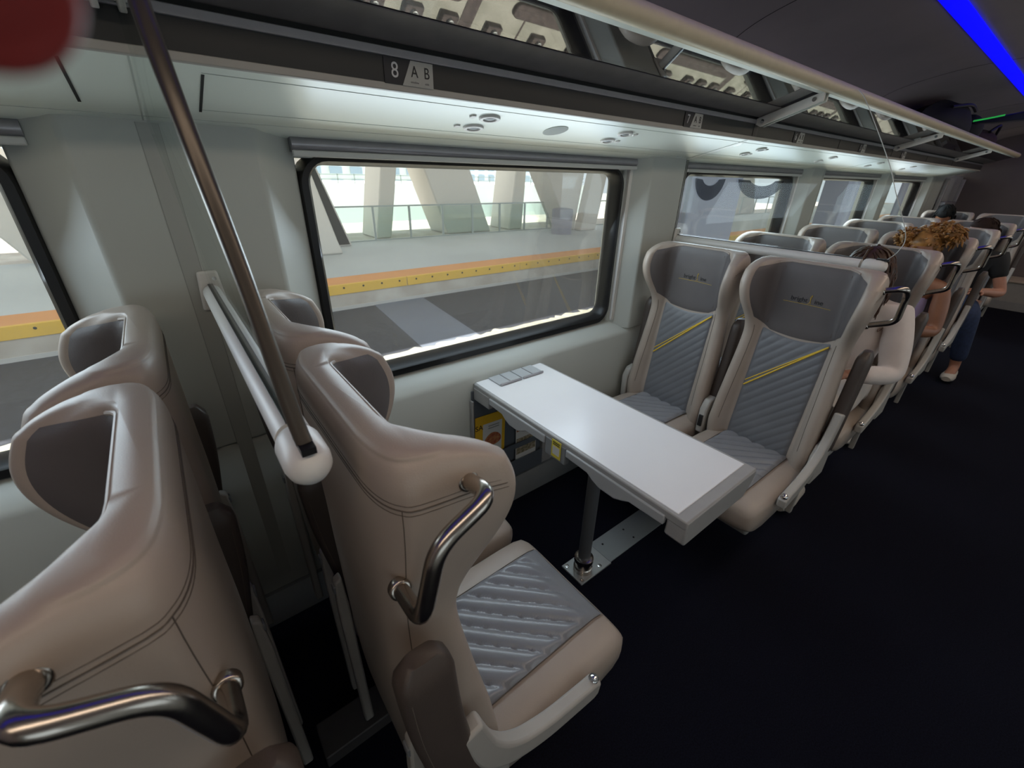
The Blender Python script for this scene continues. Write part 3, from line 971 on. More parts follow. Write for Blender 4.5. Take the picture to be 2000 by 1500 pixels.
bp = MB().box(-0.062, 0.125, -0.055, 0.065, 0.001, 0.010).build('base_plate', M['plate'], tb, bevel=0.002)
for x, y in ((0.062, 0.03), (-0.045, -0.04), (-0.045, 0.048), (0.07, -0.035)):
    MB().lathe([(0.009, 0.010), (0.009, 0.012), (0.005, 0.0125), (0.0045, 0.011)], (x, y, 0), 'z', 14).build('screw', M['chrome'], bp)
# metal tread strip on the floor
fp = thing('floor_plate', 'flat aluminium floor plate running from the table foot to the grey seat', 'floor plate', (1.18, 0.81, 0))
MB().box(0.002, 0.40, -0.058, 0.068, 0.001, 0.006).build('strip', mat('strip_alu', (0.34, 0.36, 0.36), 0.45, 0.5), fp, bevel=0.001)
for x, y in ((0.05, 0.03), (0.20, 0.03), (0.20, -0.03)):
    MB().lathe([(0.005, 0.006), (0.005, 0.0068)], (x, y, 0), 'z', 10).build('screw', M['groove'], fp)
# hinged coaster flaps at the wall end
tr = thing('cup_holder_tray', 'pair of grey hinged cup holder flaps on the wall end of the table', 'tray', (1.055, 1.318, 0.7405))
for s in (-1, 1):
    f_ = MB().box(s * 0.061 - 0.058, s * 0.061 + 0.058, -0.068, 0.018, 0.0005, 0.006).build('flap', mat('flap_silver', (0.44, 0.46, 0.48), 0.3) if 'flap_silver' not in bpy.data.materials else bpy.data.materials['flap_silver'], tr, bevel=0.002)
    MB().box(s * 0.061 - 0.056, s * 0.061 + 0.056, -0.074, -0.066, 0.0008, 0.010).build('lip', M['silver'], f_, bevel=0.002)
    MB().box(s * 0.061 - 0.002, s * 0.061 + 0.002, -0.062, 0.014, 0.0062, 0.008).build('rib', M['silver'], f_)
# sticker
st = thing('sticker', 'small yellow square sticker on the table edge block', 'sticker', (0.858, 0.826, 0.698))
MB().box(-0.0012, 0.0, -0.022, 0.022, -0.034, 0.034).build('label_sheet', M['sticker'], st)
MB().box(-0.0018, -0.0013, -0.016, 0.016, -0.022, 0.010).build('white_square', M['paper'], st)
for zz in (0.018, 0.025):
    MB().box(-0.0016, -0.0013, -0.016, 0.016, zz - 0.0018, zz + 0.0018).build('print_line', M['ink'], st)
# leaflet holder on the wall under the table
hd = thing('leaflet_holder', 'dark grey wall pocket under the table holding menus', 'leaflet holder', (1.06, 1.338, 0.45))
MB().box(-0.212, 0.20, -0.006, 0.0, -0.28, 0.255).build('back_panel', mat('pocket_grey', (0.10, 0.115, 0.135), 0.5), hd, bevel=0.002)
MB().box(-0.220, -0.211, -0.022, 0.0, -0.28, 0.215).build('side_cheek', M['table_rim'], hd, bevel=0.002)
MB().box(0.198, 0.262, -0.026, 0.0, -0.28, -0.125).build('side_cheek', M['table_rim'], hd, bevel=0.003)
MB().box(-0.212, 0.20, -0.026, -0.022, -0.118, -0.090).build('front_bar', bpy.data.materials['pocket_grey'], hd)
MB().box(-0.212, 0.20, -0.026, -0.022, -0.28, -0.188).build('front_lip', bpy.data.materials['pocket_grey'], hd)


def leaflet(x, z, wd, ht, rot, label, base, kind):
    t = thing('leaflet', label, 'leaflet', (x, 1.325, z), 0, 'menus in the pocket')
    t.rotation_euler = (math.radians(-1.2), math.radians(rot), 0)
    MB().box(-wd / 2, wd / 2, -0.0015, 0.0, -ht / 2, ht / 2).build('sheet', base, t)
    F = lambda u, z_: frame_mtx((u, -0.0024, z_), (1, 0, 0), (0, 0, 1))
    if kind == 'menu':
        MB().box(-0.042, wd / 2 - 0.018, -0.0022, -0.0015, -ht / 2 + 0.03, 0.110).build('white_field', M['paper'], t)
        MB().prism([(0.014 + 0.046 * math.cos(q) * (1 - 0.2 * math.sin(q)), 0.022 + 0.034 * math.sin(q)) for q in [2 * PI * i / 24 for i in range(24)]], 'y', -0.0028, -0.0023).build('dish_picture', M['food'], t)
        text('lettering', 'SA', 0.036, M['ink'], t, F(-0.062, 0.098), 0.0002)
        for zz in (0.092, 0.080, -0.045, -0.058):
            MB().box(-0.012, 0.048, -0.0026, -0.0023, zz, zz + 0.005).build('text_line', M['inkgrey'], t)
    else:
        MB().box(-wd / 2 + 0.004, wd / 2 - 0.004, -0.0022, -0.0015, 0.03, ht / 2 - 0.004).build('dish_picture', M['food'], t)
        MB().box(-wd / 2 + 0.004, wd / 2 - 0.004, -0.0022, -0.0015, -ht / 2 + 0.03, -0.01).build('salad_picture', M['food_green'], t)


leaflet(0.938, 0.415, 0.165, 0.31, 2, 'yellow menu leaflet with SA and a plate of food', M['yellow_card'], 'menu')
leaflet(1.155, 0.385, 0.130, 0.26, 0, 'white leaflet with food pictures beside the yellow menu', M['paper'], 'pics')

# ================================================================== RACK LUGGAGE, SCREEN, FAR FITTINGS
bgp = thing('backpack', 'black backpack lying on the far end of the luggage rack', 'bag', (5.15, 1.02, 1.80))
MB().ell((0, 0, 0.155), 0.62, 0.17, 0.145, 24, 14, lambda d: 1 + 0.10 * math.sin(5 * d.x + 2) * d.z + 0.05 * math.cos(9 * d.y)).build('body', M['bag'], bgp)
MB().ell((0.45, -0.10, 0.15), 0.18, 0.10, 0.11).build('pocket', M['bag'], bgp)
MB().tube(smooth_path([(-0.35, -0.1, 0.24), (-0.1, -0.16, 0.27), (0.2, -0.15, 0.26)], 5), 0.012, 8).build('strap', M['black'], bgp)
b2 = thing('duffel_bag', 'dark reddish bag on the rack beyond the black backpack', 'bag', (6.75, 1.02, 1.825))
MB().ell((0, 0, 0.10), 0.55, 0.15, 0.11, 24, 14, lambda d: 1 + 0.07 * math.sin(6 * d.x)).build('body', M['bag_red'], b2)
MB().tube(smooth_path([(-0.2, -0.12, 0.17), (0, -0.15, 0.235), (0.2, -0.12, 0.17)], 5), 0.012, 8).build('handle', M['black'], b2)
sc_ = thing('information_display', 'dark flat display hung under the ceiling past the rail end', 'display', (5.0, 0.55, 1.98))
MB().loft([[(-0.05, y, zc - t), (0.05, y, zc - t), (0.05, y, zc + t), (-0.05, y, zc + t)] for y, zc, t in ((0.25, -0.035, 0.006), (0.15, -0.025, 0.016), (0.0, -0.006, 0.026), (-0.35, 0.02, 0.030))]).build('housing', M['navy'], sc_, bevel=0.006)
MB().loft([[(-0.053, y, zc), (-0.045, y, zc), (-0.045, y, zc + 0.010), (-0.053, y, zc + 0.010)] for y, zc in ((0.245, -0.030), (0.16, -0.016), (0.09, -0.002))]).build('green_light', M['green_led'], sc_)
MB().box(-0.01, 0.01, -0.30, -0.28, 0.04, 0.23).build('hanger', M['black'], sc_)
lt = thing('luggage_tower', 'grey upright luggage stand at the far end of the window wall', 'luggage stand', (8.6, 1.29, 0))
for x, y in ((-0.42, 0.02), (0.28, -0.03)):
    MB().box(x - 0.022, x + 0.022, y - 0.02, y + 0.02, 0.0, 1.60).build('post', M['silver'], lt, bevel=0.004)
for z in (0.5, 1.28):
    MB().box(-0.42, 0.28, -0.05, 0.03, z, z + 0.045).build('shelf', M['silver'], lt, bevel=0.004)
cb = thing('low_cabinet', 'low beige cabinet on the floor at the end of the aisle', 'cabinet', (9.15, 0.15, 0))
MB().box(-0.24, 0.24, -0.5, 0.42, 0.0, 0.36).build('body', M['frame'], cb, bevel=0.01)
MB().box(-0.26, 0.24, -0.52, 0.44, 0.36, 0.385).build('top', mat('beige_top', (0.5, 0.42, 0.33), 0.5), cb, bevel=0.005)
MB().box(-0.247, -0.238, -0.5, 0.42, 0.0, 0.11).build('kickboard', M['table_rim'], cb)


# ================================================================== PEOPLE
def skin_obj(name, nodes, links, m, parent, sub=2, root=0):
    me = bpy.data.meshes.new(name)
    keys = list(nodes)
    me.from_pydata([nodes[k][0] for k in keys], [(keys.index(a), keys.index(b)) for a, b in links], [])
    o = bpy.data.objects.new(name, me)
    COL.objects.link(o)
    o.parent = parent
    me.materials.append(m)
    sk = o.modifiers.new('skin', 'SKIN')
    sk.use_smooth_shade = True
    if not me.skin_vertices:
        bm = bmesh.new()
        bm.from_mesh(me)
        bm.verts.layers.skin.verify()
        bm.to_mesh(me)
        bm.free()
    for i, k in enumerate(keys):
        r = nodes[k][1]
        r = r if isinstance(r, tuple) else (r, r)
        me.skin_vertices[0].data[i].radius = r
        me.skin_vertices[0].data[i].use_root = (i == root)
    s = o.modifiers.new('sub', 'SUBSURF')
    s.levels = s.render_levels = sub
    return o


def head_mesh(c, yaw, pitch, s=1.0):
    """face points along local +x before turning"""
    b = MB()

    def fn(d):
        k = 1.0
        if d.x > 0.2 and d.z < -0.2:
            k *= 1.0 + 0.10 * d.x
        if d.z < -0.55:
            k *= 1.02
        if d.x > 0.90 and -0.45 < d.z < 0.15 and abs(d.y) < 0.25:
            k *= 1.13                                   # nose
        if d.x > 0.75 and 0.02 < d.z < 0.30 and 0.15 < abs(d.y) < 0.55:
            k *= 0.93                                   # eye sockets
        return k
    b.ell((0, 0, 0), 0.098 * s, 0.076 * s, 0.118 * s, 28, 20, fn)
    for sy in (-1, 1):
        b.ell((-0.005 * s, sy * 0.076 * s, -0.012 * s), 0.020 * s, 0.010 * s, 0.032 * s, 10, 8)
    R = Euler((0, pitch, yaw)).to_matrix()
    b.v = [tuple(Vector(c) + R @ Vector(p)) for p in b.v]
    return b


def strands(mb, c, R, n, length, r, seed, rad=(0.106, 0.087, 0.124), face=0.45, lift=0.004, wave=0.004, step=0.012):
    """locks that start on the scalp and fall along the head under gravity"""
    rnd = random.Random(seed)
    Ri = R.transposed()
    g = Ri @ Vector((0, 0, -1))
    for i in range(n):
        while True:
            d = Vector((rnd.gauss(0, 1), rnd.gauss(0, 1), rnd.gauss(0, 1))).normalized()
            if d.x < face and d.z > -0.25 - 0.5 * (d.x < 0):
                break
        q = Vector((d.x * rad[0], d.y * rad[1], d.z * rad[2]))
        v = (g + Vector((-0.5, d.y * 0.8, 0))).normalized()
        L = length * (0.7 + 0.5 * rnd.random())
        lf = 1.02 + lift * 10 * rnd.random()
        path = []
        K = max(4, int(L / step))
        ph = rnd.random() * 6
        for k in range(K):
            e = math.sqrt((q.x / rad[0]) ** 2 + (q.y / rad[1]) ** 2 + (q.z / rad[2]) ** 2)
            if e < lf:
                q = q * (lf / e)
            w = Vector((math.sin(ph + k * 0.9), math.cos(ph + k * 0.8), 0)) * wave
            path.append(Vector(c) + R @ (q + w))
            nrm = Vector((q.x / rad[0] ** 2, q.y / rad[1] ** 2, q.z / rad[2] ** 2)).normalized()
            t = (v * 0.6 + g * 0.4)
            if e < lf * 1.03 and t.dot(nrm) < 0:
                t = t - nrm * t.dot(nrm)
            if t.length < 1e-3:
                t = Vector((-0.3, d.y, -0.2))
            v = t.normalized()
            q = q + v * step
        rs = [r * (1 if k < K - 2 else 0.6 if k < K - 1 else 0.25) for k in range(K)]
        mb.tube(path, rs, 5)


def curls(mb, c, n, rad, amp, r, seed, out=0.05):
    """short springy curls standing off a rounded mass"""
    rnd = random.Random(seed)
    for i in range(n):
        d = Vector((rnd.gauss(0, 1), rnd.gauss(0, 1), rnd.gauss(0, 1) + 0.2)).normalized()
        p = Vector(c) + Vector((d.x * rad[0], d.y * rad[1], d.z * rad[2]))
        u = d.cross(Vector((rnd.random(), rnd.random(), rnd.random())).normalized()).normalized()
        w = d.cross(u)
        path = []
        L = out * (0.5 + 0.8 * rnd.random())
        for k in range(9):
            a = k * 0.9
            path.append(p + d * (L * k / 8) + (u * math.cos(a) + w * math.sin(a)) * amp - Vector((0, 0, 1)) * (L * 0.35 * (k / 8) ** 2))
        mb.tube(path, [r] * 7 + [r * 0.7, r * 0.3], 5)


def hand(parent, wrist, direc, palm_n, m, name='body', s=1.0):
    """five separate curled fingers; returned as node/link additions for the body skin"""
    d = Vector(direc).normalized()
    n = Vector(palm_n).normalized()
    side = d.cross(n).normalized()
    W_ = Vector(wrist)
    nodes, links = {}, []
    nodes['palm'] = (W_ + d * 0.045 * s, (0.034 * s, 0.016 * s))
    nodes['knuckle'] = (W_ + d * 0.085 * s, (0.038 * s, 0.014 * s))
    links += [('palm', 'knuckle')]
    for i, (o, L) in enumerate(((-0.030, 0.062), (-0.010, 0.074), (0.010, 0.070), (0.029, 0.055))):
        a, b_, c_ = f'f{i}a', f'f{i}b', f'f{i}c'
        base = W_ + d * 0.092 * s + side * o * s
        nodes[a] = (base + d * 0.01 * s, 0.0085 * s)
        nodes[b_] = (base + d * L * 0.55 * s - n * 0.012 * s, 0.008 * s)
        nodes[c_] = (base + d * L * 0.85 * s - n * 0.036 * s, 0.0065 * s)
        links += [('knuckle', a), (a, b_), (b_, c_)]
    nodes['t1'] = (W_ + d * 0.045 * s + side * -0.040 * s, 0.0105 * s)
    nodes['t2'] = (W_ + d * 0.080 * s + side * -0.055 * s - n * 0.012 * s, 0.0085 * s)
    links += [('palm', 't1'), ('t1', 't2')]
    return nodes, links


def person(loc, rz, label, skin, top, pants, hair_fn, lean=0.0, sleeves=True, short=False, bare_arms=False, head_pitch=0.3, head_yaw=0.0, dy=0.0, dz=0.0, shoe=None, foot_out=0.0, arm_out=0.0):
    """seated figure facing local +x; origin on the floor below the hips"""
    t = thing('person', label, 'person', loc, rz, None)
    V = Vector
    ls = lean
    pel = V((0.0, 0, 0.555 + dz))
    sp1 = V((0.02 + ls * 0.3, dy * 0.3, 0.70 + dz))
    sp2 = V((0.04 + ls * 0.7, dy * 0.7, 0.87 + dz - abs(ls) * 0.05))
    nk = V((0.05 + ls, dy, 1.00 + dz - abs(ls) * 0.12))
    hc = V((0.085 + ls * 1.35, dy * 1.1, 1.125 + dz - abs(ls) * 0.25))
    nodes = {'pelvis': (pel, (0.105, 0.080)), 'waist': (sp1, (0.095, 0.068)), 'chest': (sp2, (0.105, 0.072)), 'neckbase': (nk, 0.058), 'neck': (nk.lerp(hc, 0.55), 0.047), 'skull': (hc, 0.05)}
    links = [('pelvis', 'waist'), ('waist', 'chest'), ('chest', 'neckbase'), ('neckbase', 'neck'), ('neck', 'skull')]
    cl_nodes = {k: (nodes[k][0], tuple(a + 0.034 for a in (nodes[k][1] if isinstance(nodes[k][1], tuple) else (nodes[k][1],) * 2))) for k in ('pelvis', 'waist', 'chest')}
    cl_nodes['neckbase'] = (nk + V((0, 0, -0.012)), 0.078)
    cl_links = [('pelvis', 'waist'), ('waist', 'chest'), ('chest', 'neckbase')]
    pn_nodes = {'pelvis': (pel + V((0, 0, -0.02)), (0.135, 0.10))}
    pn_links = []
    for s, tag_ in ((-1, 'r'), (1, 'l')):
        sh = sp2 + V((0.0, s * 0.165, 0.065))
        el = sh + V((0.05 + ls * 0.3, s * (0.05 + arm_out), -0.265))
        wr = el + V((0.225, -s * 0.10, 0.03))
        nodes['sh' + tag_] = (sh, 0.055 if bare_arms else 0.046)
        nodes['el' + tag_] = (el, 0.041 if (bare_arms or short) else 0.034)
        nodes['fo' + tag_] = (el.lerp(wr, 0.3), 0.043 if (bare_arms or short) else 0.034)
        nodes['wr' + tag_] = (wr, (0.030, 0.024))
        links += [('chest', 'sh' + tag_), ('sh' + tag_, 'el' + tag_), ('el' + tag_, 'fo' + tag_), ('fo' + tag_, 'wr' + tag_)]
        hn, hl = hand(t, wr, (wr - el), (0, s * 0.3, 1), skin)
        for k, v in hn.items():
            nodes[tag_ + k] = v
        links += [(tag_ + a, tag_ + b) for a, b in hl] + [('wr' + tag_, tag_ + 'palm')]
        if not bare_arms:
            cl_nodes['sh' + tag_] = (sh, 0.074)
            cl_nodes['el' + tag_] = (el if not short else sh.lerp(el, 0.6), 0.057)
            cl_links += [('chest', 'sh' + tag_), ('sh' + tag_, 'el' + tag_)]
            if not short:
                cl_nodes['wr' + tag_] = (el.lerp(wr, 0.85), 0.042)
                cl_links += [('el' + tag_, 'wr' + tag_)]
        hp_ = pel + V((0.02, s * 0.085, -0.015))
        kn = V((0.43, s * (0.11 + (foot_out if s > 0 else 0) * 0.5), 0.53 + dz))
        an = V((0.42, s * (0.10 + (foot_out if s > 0 else 0)), 0.105))
        to = an + V((0.14, 0, -0.06))
        nodes['hp' + tag_] = (hp_, 0.085)
        nodes['kn' + tag_] = (kn, 0.060)
        nodes['ca' + tag_] = (kn.lerp(an, 0.35) + V((-0.02, 0, 0)), 0.056)
        nodes['an' + tag_] = (an, 0.036)
        nodes['to' + tag_] = (to, (0.040, 0.026))
        links += [('pelvis', 'hp' + tag_), ('hp' + tag_, 'kn' + tag_), ('kn' + tag_, 'ca' + tag_), ('ca' + tag_, 'an' + tag_), ('an' + tag_, 'to' + tag_)]
        pn_nodes['hp' + tag_] = (hp_, 0.098)
        pn_nodes['kn' + tag_] = (kn, 0.076)
        pn_nodes['an' + tag_] = (an + V((0, 0, 0.05)), 0.058)
        pn_links += [('pelvis', 'hp' + tag_), ('hp' + tag_, 'kn' + tag_), ('kn' + tag_, 'an' + tag_)]
        sm_ = MB().loft([[(an.x - 0.06 + 0.26 * u, an.y + 0.047 * ww * math.cos(q), max(0.004, 0.045 + 0.045 * hh * math.sin(q))) for q in [2 * PI * i / 16 for i in range(16)]]
                         for u, ww, hh in ((0, 0.5, 0.7), (0.06, 0.85, 1.1), (0.3, 0.9, 1.15), (0.6, 1.05, 0.85), (0.85, 0.95, 0.65), (0.97, 0.6, 0.45))])
        sm_.build('shoe', shoe or M['shoe'], t)
    skin_obj('body', nodes, links, skin, t)
    head = head_mesh(hc, head_yaw, head_pitch)
    hm = head.build('head', skin, t, smooth=60)
    R = Euler((0, head_pitch, head_yaw)).to_matrix()
    for sy in (-1, 1):
        p = hc + R @ V((0.086, sy * 0.031, 0.014))
        e = MB().ell(tuple(p), 0.011, 0.013, 0.009, 10, 8)
        e.build('eye', M['eye'], hm)
    MB().tube([hc + R @ V((0.094 - abs(y) * 0.5, y, -0.066)) for y in (-0.024, -0.012, 0, 0.012, 0.024)], [0.003, 0.006, 0.006, 0.006, 0.003], 6).build('mouth', M['red'], hm)
    skin_obj('shirt', cl_nodes, cl_links, top, t)
    skin_obj('trousers', pn_nodes, pn_links, pants, t)
    hair_fn(t, hc, R)
    return t


def hair_cap(t, hc, R, m, seed, n=60, length=0.08, r=0.006):
    mb = MB()

    def fn(d):
        return 1.0 if (d.z > -0.35 or d.x < 0.0) and not (d.x > 0.55 and d.z < 0.42) else 0.80
    cap = MB().ell((0, 0, 0.008), 0.106, 0.087, 0.122, 26, 18, fn)
    mb.add([tuple(hc + R @ Vector(p)) for p in cap.v], cap.f)
    strands(mb, hc, R, n, length, r, seed)
    mb.build('hair', m, t, smooth=60)


def hair_long(t, hc, R):
    hair_cap(t, hc, R, M['hair_brown'], 3, 200, 0.17, 0.0055)


def hair_puff(t, hc, R):
    mb = MB()
    cap = MB().ell((0, 0, 0.008), 0.106, 0.087, 0.122, 26, 18, lambda d: 1.0 if not (d.x > 0.55 and d.z < 0.42) else 0.8)
    mb.add([tuple(hc + R @ Vector(p)) for p in cap.v], cap.f)
    c2 = hc + Vector((-0.02, 0.055, 0.105))
    c3 = hc + Vector((0.03, -0.085, 0.075))
    curls(mb, hc + Vector((0, 0, 0.03)), 70, (0.09, 0.075, 0.09), 0.006, 0.0055, 11, 0.02)
    mb.ell(tuple(c2), 0.06, 0.085, 0.05)
    mb.ell(tuple(c3), 0.05, 0.04, 0.04)
    curls(mb, c2, 190, (0.06, 0.085, 0.05), 0.007, 0.0055, 12, 0.035)
    curls(mb, c3, 60, (0.05, 0.04, 0.04), 0.007, 0.0055, 13, 0.03)
    mb.build('hair', M['hair_gold'], t, smooth=60)


def hair_short(t, hc, R):
    hair_cap(t, hc, R, mat('dark_hair', (0.020, 0.009, 0.006), 0.75, spec=0.2), 5, 90, 0.05, 0.006)


def hair_blk(t, hc, R):
    hair_cap(t, hc, R, M['hair_black'], 6, 90, 0.05, 0.006)


person((2.71, 0.545, 0), PI, 'person in a white long sleeved shirt and pale trousers seated behind the table seats', M['skin'], M['shirt_white'], M['pants_white'], hair_long, lean=0.05, head_pitch=0.5, dy=-0.004, arm_out=0.02, dz=0.035)
person((3.70, 0.56, 0), PI, 'person with piled golden-brown curls and a lilac sleeveless top', M['skin'], M['top_purple'], M['jeans'], hair_puff, lean=0.0, bare_arms=True, head_pitch=0.2, dz=0.035, dy=0.0)
person((5.55, 0.52, 0), PI, 'person with short dark hair, black shirt and blue jeans near the far end', M['skin_light'], M['shirt_black'], M['jeans'], hair_short, short=True, head_pitch=0.1, head_yaw=-0.8, foot_out=0.16, arm_out=0.07, dz=0.04)
person((7.34, 1.06, 0), PI, 'person with black hair in the last window seat', M['skin'], M['shirt_black'], M['jeans'], hair_blk, short=True, head_pitch=0.85, dz=0.085)

# photographer's fingertip over the top left corner of the lens
fg = thing('fingertip', 'blurred dark red fingertip covering the top left corner', 'finger', (0, 0, 0))


def camp(px, py, d):
    v = R_ * ((px - 1000) / 825.39) + D_ * ((py - 750) / 825.39) + F_
    return Vector((0, 0, H)) + v * d


pa = [camp(-470, -350, 0.034), camp(-300, -230, 0.033), camp(-180, -140, 0.032), camp(-105, -85, 0.0315), camp(-50, -45, 0.031), camp(-28, -28, 0.031)]
fgb = MB().tube(smooth_path(pa, 4), list(np.interp(np.linspace(0, 1, 21), [0, 0.3, 0.6, 0.75, 0.9, 0.97, 1], [0.0078, 0.0076, 0.0074, 0.0068, 0.0050, 0.0033, 0.0016])), 24).build('finger', M['skin_red'], fg, smooth=80)

# ================================================================== OUTSIDE
ZP, ZB, YP = -0.55, -1.06, 8.80
MB().box(-40, 70, YP - 1.0 + 0.99, 20, ZB - 0.6, ZP - 0.02).build('platform_base', M['edge_face'], kind='structure')
MB().box(-40, 70, YP + 0.72, 14.6, ZP - 0.02, ZP).build('platform_floor', M['platform'], kind='structure')
tag(MB().box(-40, 70, YP + 0.055, YP + 0.72, ZP - 0.02, ZP + 0.002).build('tactile_strip', M['orange']), 'orange warning strip along the platform edge outside', 'tactile strip')
ns = thing('platform_nosing', 'yellow bolted edge board along the platform outside', 'edge board', (0, YP, ZP))
x = -12.02
k = 0
while x < 60:
    L_ = 3.20
    bd = MB().box(x + 0.008, x + L_ - 0.008, -0.03, 0.05, -0.185, 0.006).build('edge_board', M['nosing'], ns, bevel=0.006)
    if -4 < x < 26:
        bb = MB()
        for q in np.arange(0.22, L_, 0.40):
            bb.lathe([(0.022, -0.032), (0.022, -0.027)], (x + q, 0, -0.06), 'y', 8)
        bb.build('bolts', M['groove'], bd)
    x += L_
MB().box(-40, 70, YP - 0.02, YP + 0.05, ZB - 0.05, ZB + 0.07).build('platform_plinth', M['concrete'], kind='structure')
bal = MB().box(-40, 70, 5.75, YP + 0.05, ZB - 0.3, ZB).build('track_bed', M['ballast'], kind='structure')
tag(MB().prism([(2.87, 5.95), (3.99, 5.95), (4.33, YP - 0.02), (3.19, YP - 0.02)], 'z', ZB - 0.02, ZB + 0.006).build('pale_strip', M['crossing']), 'pale grey strip crossing the dark track bed', 'path')  # plain paler grey strip across the darker bed
rag = random.Random(4)
eg = [(-40, 1.6)] + [(70, 1.6)]
pts = [(-40, 1.55), (70, 1.55), (70, 6.0)]
x = 30.0
while x > -6:
    pts.append((x, 5.94 + rag.uniform(-0.02, 0.045) + (0.08 if rag.random() < 0.12 else 0)))
    x -= rag.uniform(0.05, 0.16)
pts.append((-40, 6.0))
MB().prism(pts, 'z', ZB - 0.3, ZB + 0.012).build('track_slab', M['slab'], kind='structure', smooth=0)
# transverse gaps, a cover bar and rail fasteners on the slab
fk = None
for i in range(-2, 7):
    xa = 2.80 + i * 2.35
    MB().box(xa - 0.07, xa + 0.07, 1.6, 5.6, ZB + 0.005, ZB + 0.016).build('trim_%d' % (10 + i), M['rust'], kind='structure')
    MB().box(xa + 0.62, xa + 0.64, 1.6, 5.6, ZB + 0.005, ZB + 0.0145).build('trim_%d' % (30 + i), M['rust'], kind='structure')


def fastener(x, y, label):
    global fk
    if fk is None:
        fk = thing('rail_fastener', label, 'rail fastener', (x, y, ZB + 0.012), 0, 'rail fasteners on the track slab')
        MB().box(-0.085, 0.085, -0.15, 0.15, 0, 0.06).build('base_plate', M['rust'], fk, bevel=0.008)
        for s in (-1, 1):
            MB().lathe([(0.03, 0.06), (0.03, 0.085), (0.02, 0.087), (0.02, 0.12)], (0, s * 0.10, 0), 'z', 8).build('bolt', M['plate'], fk)
            MB().tube(round_path([(-0.06, s * 0.05, 0.07), (0.0, s * 0.10, 0.11), (0.06, s * 0.05, 0.07)], 0.03), 0.012, 6).build('clip', M['rust'], fk)
        r = fk
    else:
        r = copy_tree(fk)
        r.location = (x, y, ZB + 0.012)
        tag(r, label, 'rail fastener', 'rail fasteners on the track slab')
    return r


for i in range(-1, 5):
    xa = 1.88 + i * 2.35
    for dx in (0.0, 0.36, 0.72, 1.22, 1.80):
        fastener(xa + dx, 3.16, 'rusty rail fastener on the sunlit slab, mirrored in the rack glass')
    tag(MB().prism(rrect(xa - 1.0, xa + 0.78, 2.76, 2.90, 0.06), 'z', ZB + 0.008, ZB + 0.05).build('cover_bar', M['rust'], bevel=0.01),
        'flat dark bar on the sunlit slab, mirrored in the rack glass', 'cover bar', 'cover bars on the slab')

# unseen canopy, added and sized to shade platform and far track
MB().box(-60, 90, 5.84, 16.5, 7.0, 7.4).build('shade_canopy', M['pillar'], kind='structure')


# slanted concrete pillars
def pillar(label, poly, y0, dep, name='concrete_pillar'):
    ext = []
    (x0, z0), (x1, z1) = poly[0], poly[1]
    # continue the two long edges up to the canopy
    def up(p, q, z):
        return (p[0] + (p[0] - q[0]) * (z - p[1]) / (p[1] - q[1]), z)
    a = up(poly[0], poly[-1], 7.0)
    b = up(poly[1], poly[2], 7.0)
    pp = [a, b] + list(poly[2:])
    o = MB().prism(pp, 'y', y0, y0 + dep).build(name, M['pillar'], bevel=0.05)
    tag(o, label, 'pillar', 'slanted pillars on the platform')
    return o


pillar('wide slanted concrete pillar at the left edge of the large window', [(-0.6, 1.63), (3.24, 1.66), (3.69, -0.19), (3.79, ZP), (-0.6, ZP)], 12.33, 0.5)
pillar('narrow slanted pillar just right of the wide one at the left', [(3.52, 1.678), (3.76, 1.687), (4.49, -0.55), (4.01, -0.55)], 13.6, 0.3)
pillar('near upright tapered pillar behind the railing, second from left in the large window', [(6.16, 1.76), (6.72, 1.78), (6.29, -0.56), (5.74, -0.56)], 14.8, 1.4)
pillar('broadest slanted pillar in the middle of the large window', [(7.62, 1.8), (9.5, 1.86), (10.52, -0.56), (8.54, -0.56)], 14.8, 1.4)
pillar('near upright thin pillar right of the broadest slanted pillar', [(11.81, 1.93), (12.33, 1.95), (12.15, -0.56), (11.46, -0.56)], 14.8, 1.4)
pillar('slanted pillar behind the grey bin', [(11.97, 1.93), (14.30, 2.01), (13.90, -0.55), (13.52, -0.55)], 13.4, 1.1)
pillar('pale leaning pillar just right of the grey bin', [(14.41, 2.01), (15.28, 2.04), (14.79, -0.55), (13.86, -0.55)], 13.0, 0.4)
pillar('slanted pillar outside the first window at far left', [(-3.6, 1.6), (-2.2, 1.6), (-1.2, ZP), (-2.45, ZP)], 14.2, 1.0)
pillar('leaning pillar outside the third window', [(21.0, 2.1), (22.5, 2.1), (23.6, ZP), (22.2, ZP)], 14.8, 1.2)
pillar('upright pillar outside the third window', [(25.6, 2.1), (26.6, 2.1), (26.2, ZP), (25.2, ZP)], 14.8, 1.2)
pillar('farthest pillar outside the third window', [(29.5, 2.1), (32.0, 2.1), (33.5, ZP), (31.0, ZP)], 14.8, 1.2)
# cabinet face on the left pillar with a red mark
ec = thing('door_panel', 'pale service door with a red mark on the wide left pillar', 'door', (2.62, 12.32, 0.0))
MB().box(-0.28, 0.28, -0.02, 0.0, ZP + 0.02, 0.85).build('leaf', mat('door_pink', (0.72, 0.64, 0.62), 0.7), ec)
MB().box(-0.09, 0.09, -0.03, -0.02, 0.30, 0.52).build('mark', mat('pale_red', (0.75, 0.40, 0.40), 0.7), ec)

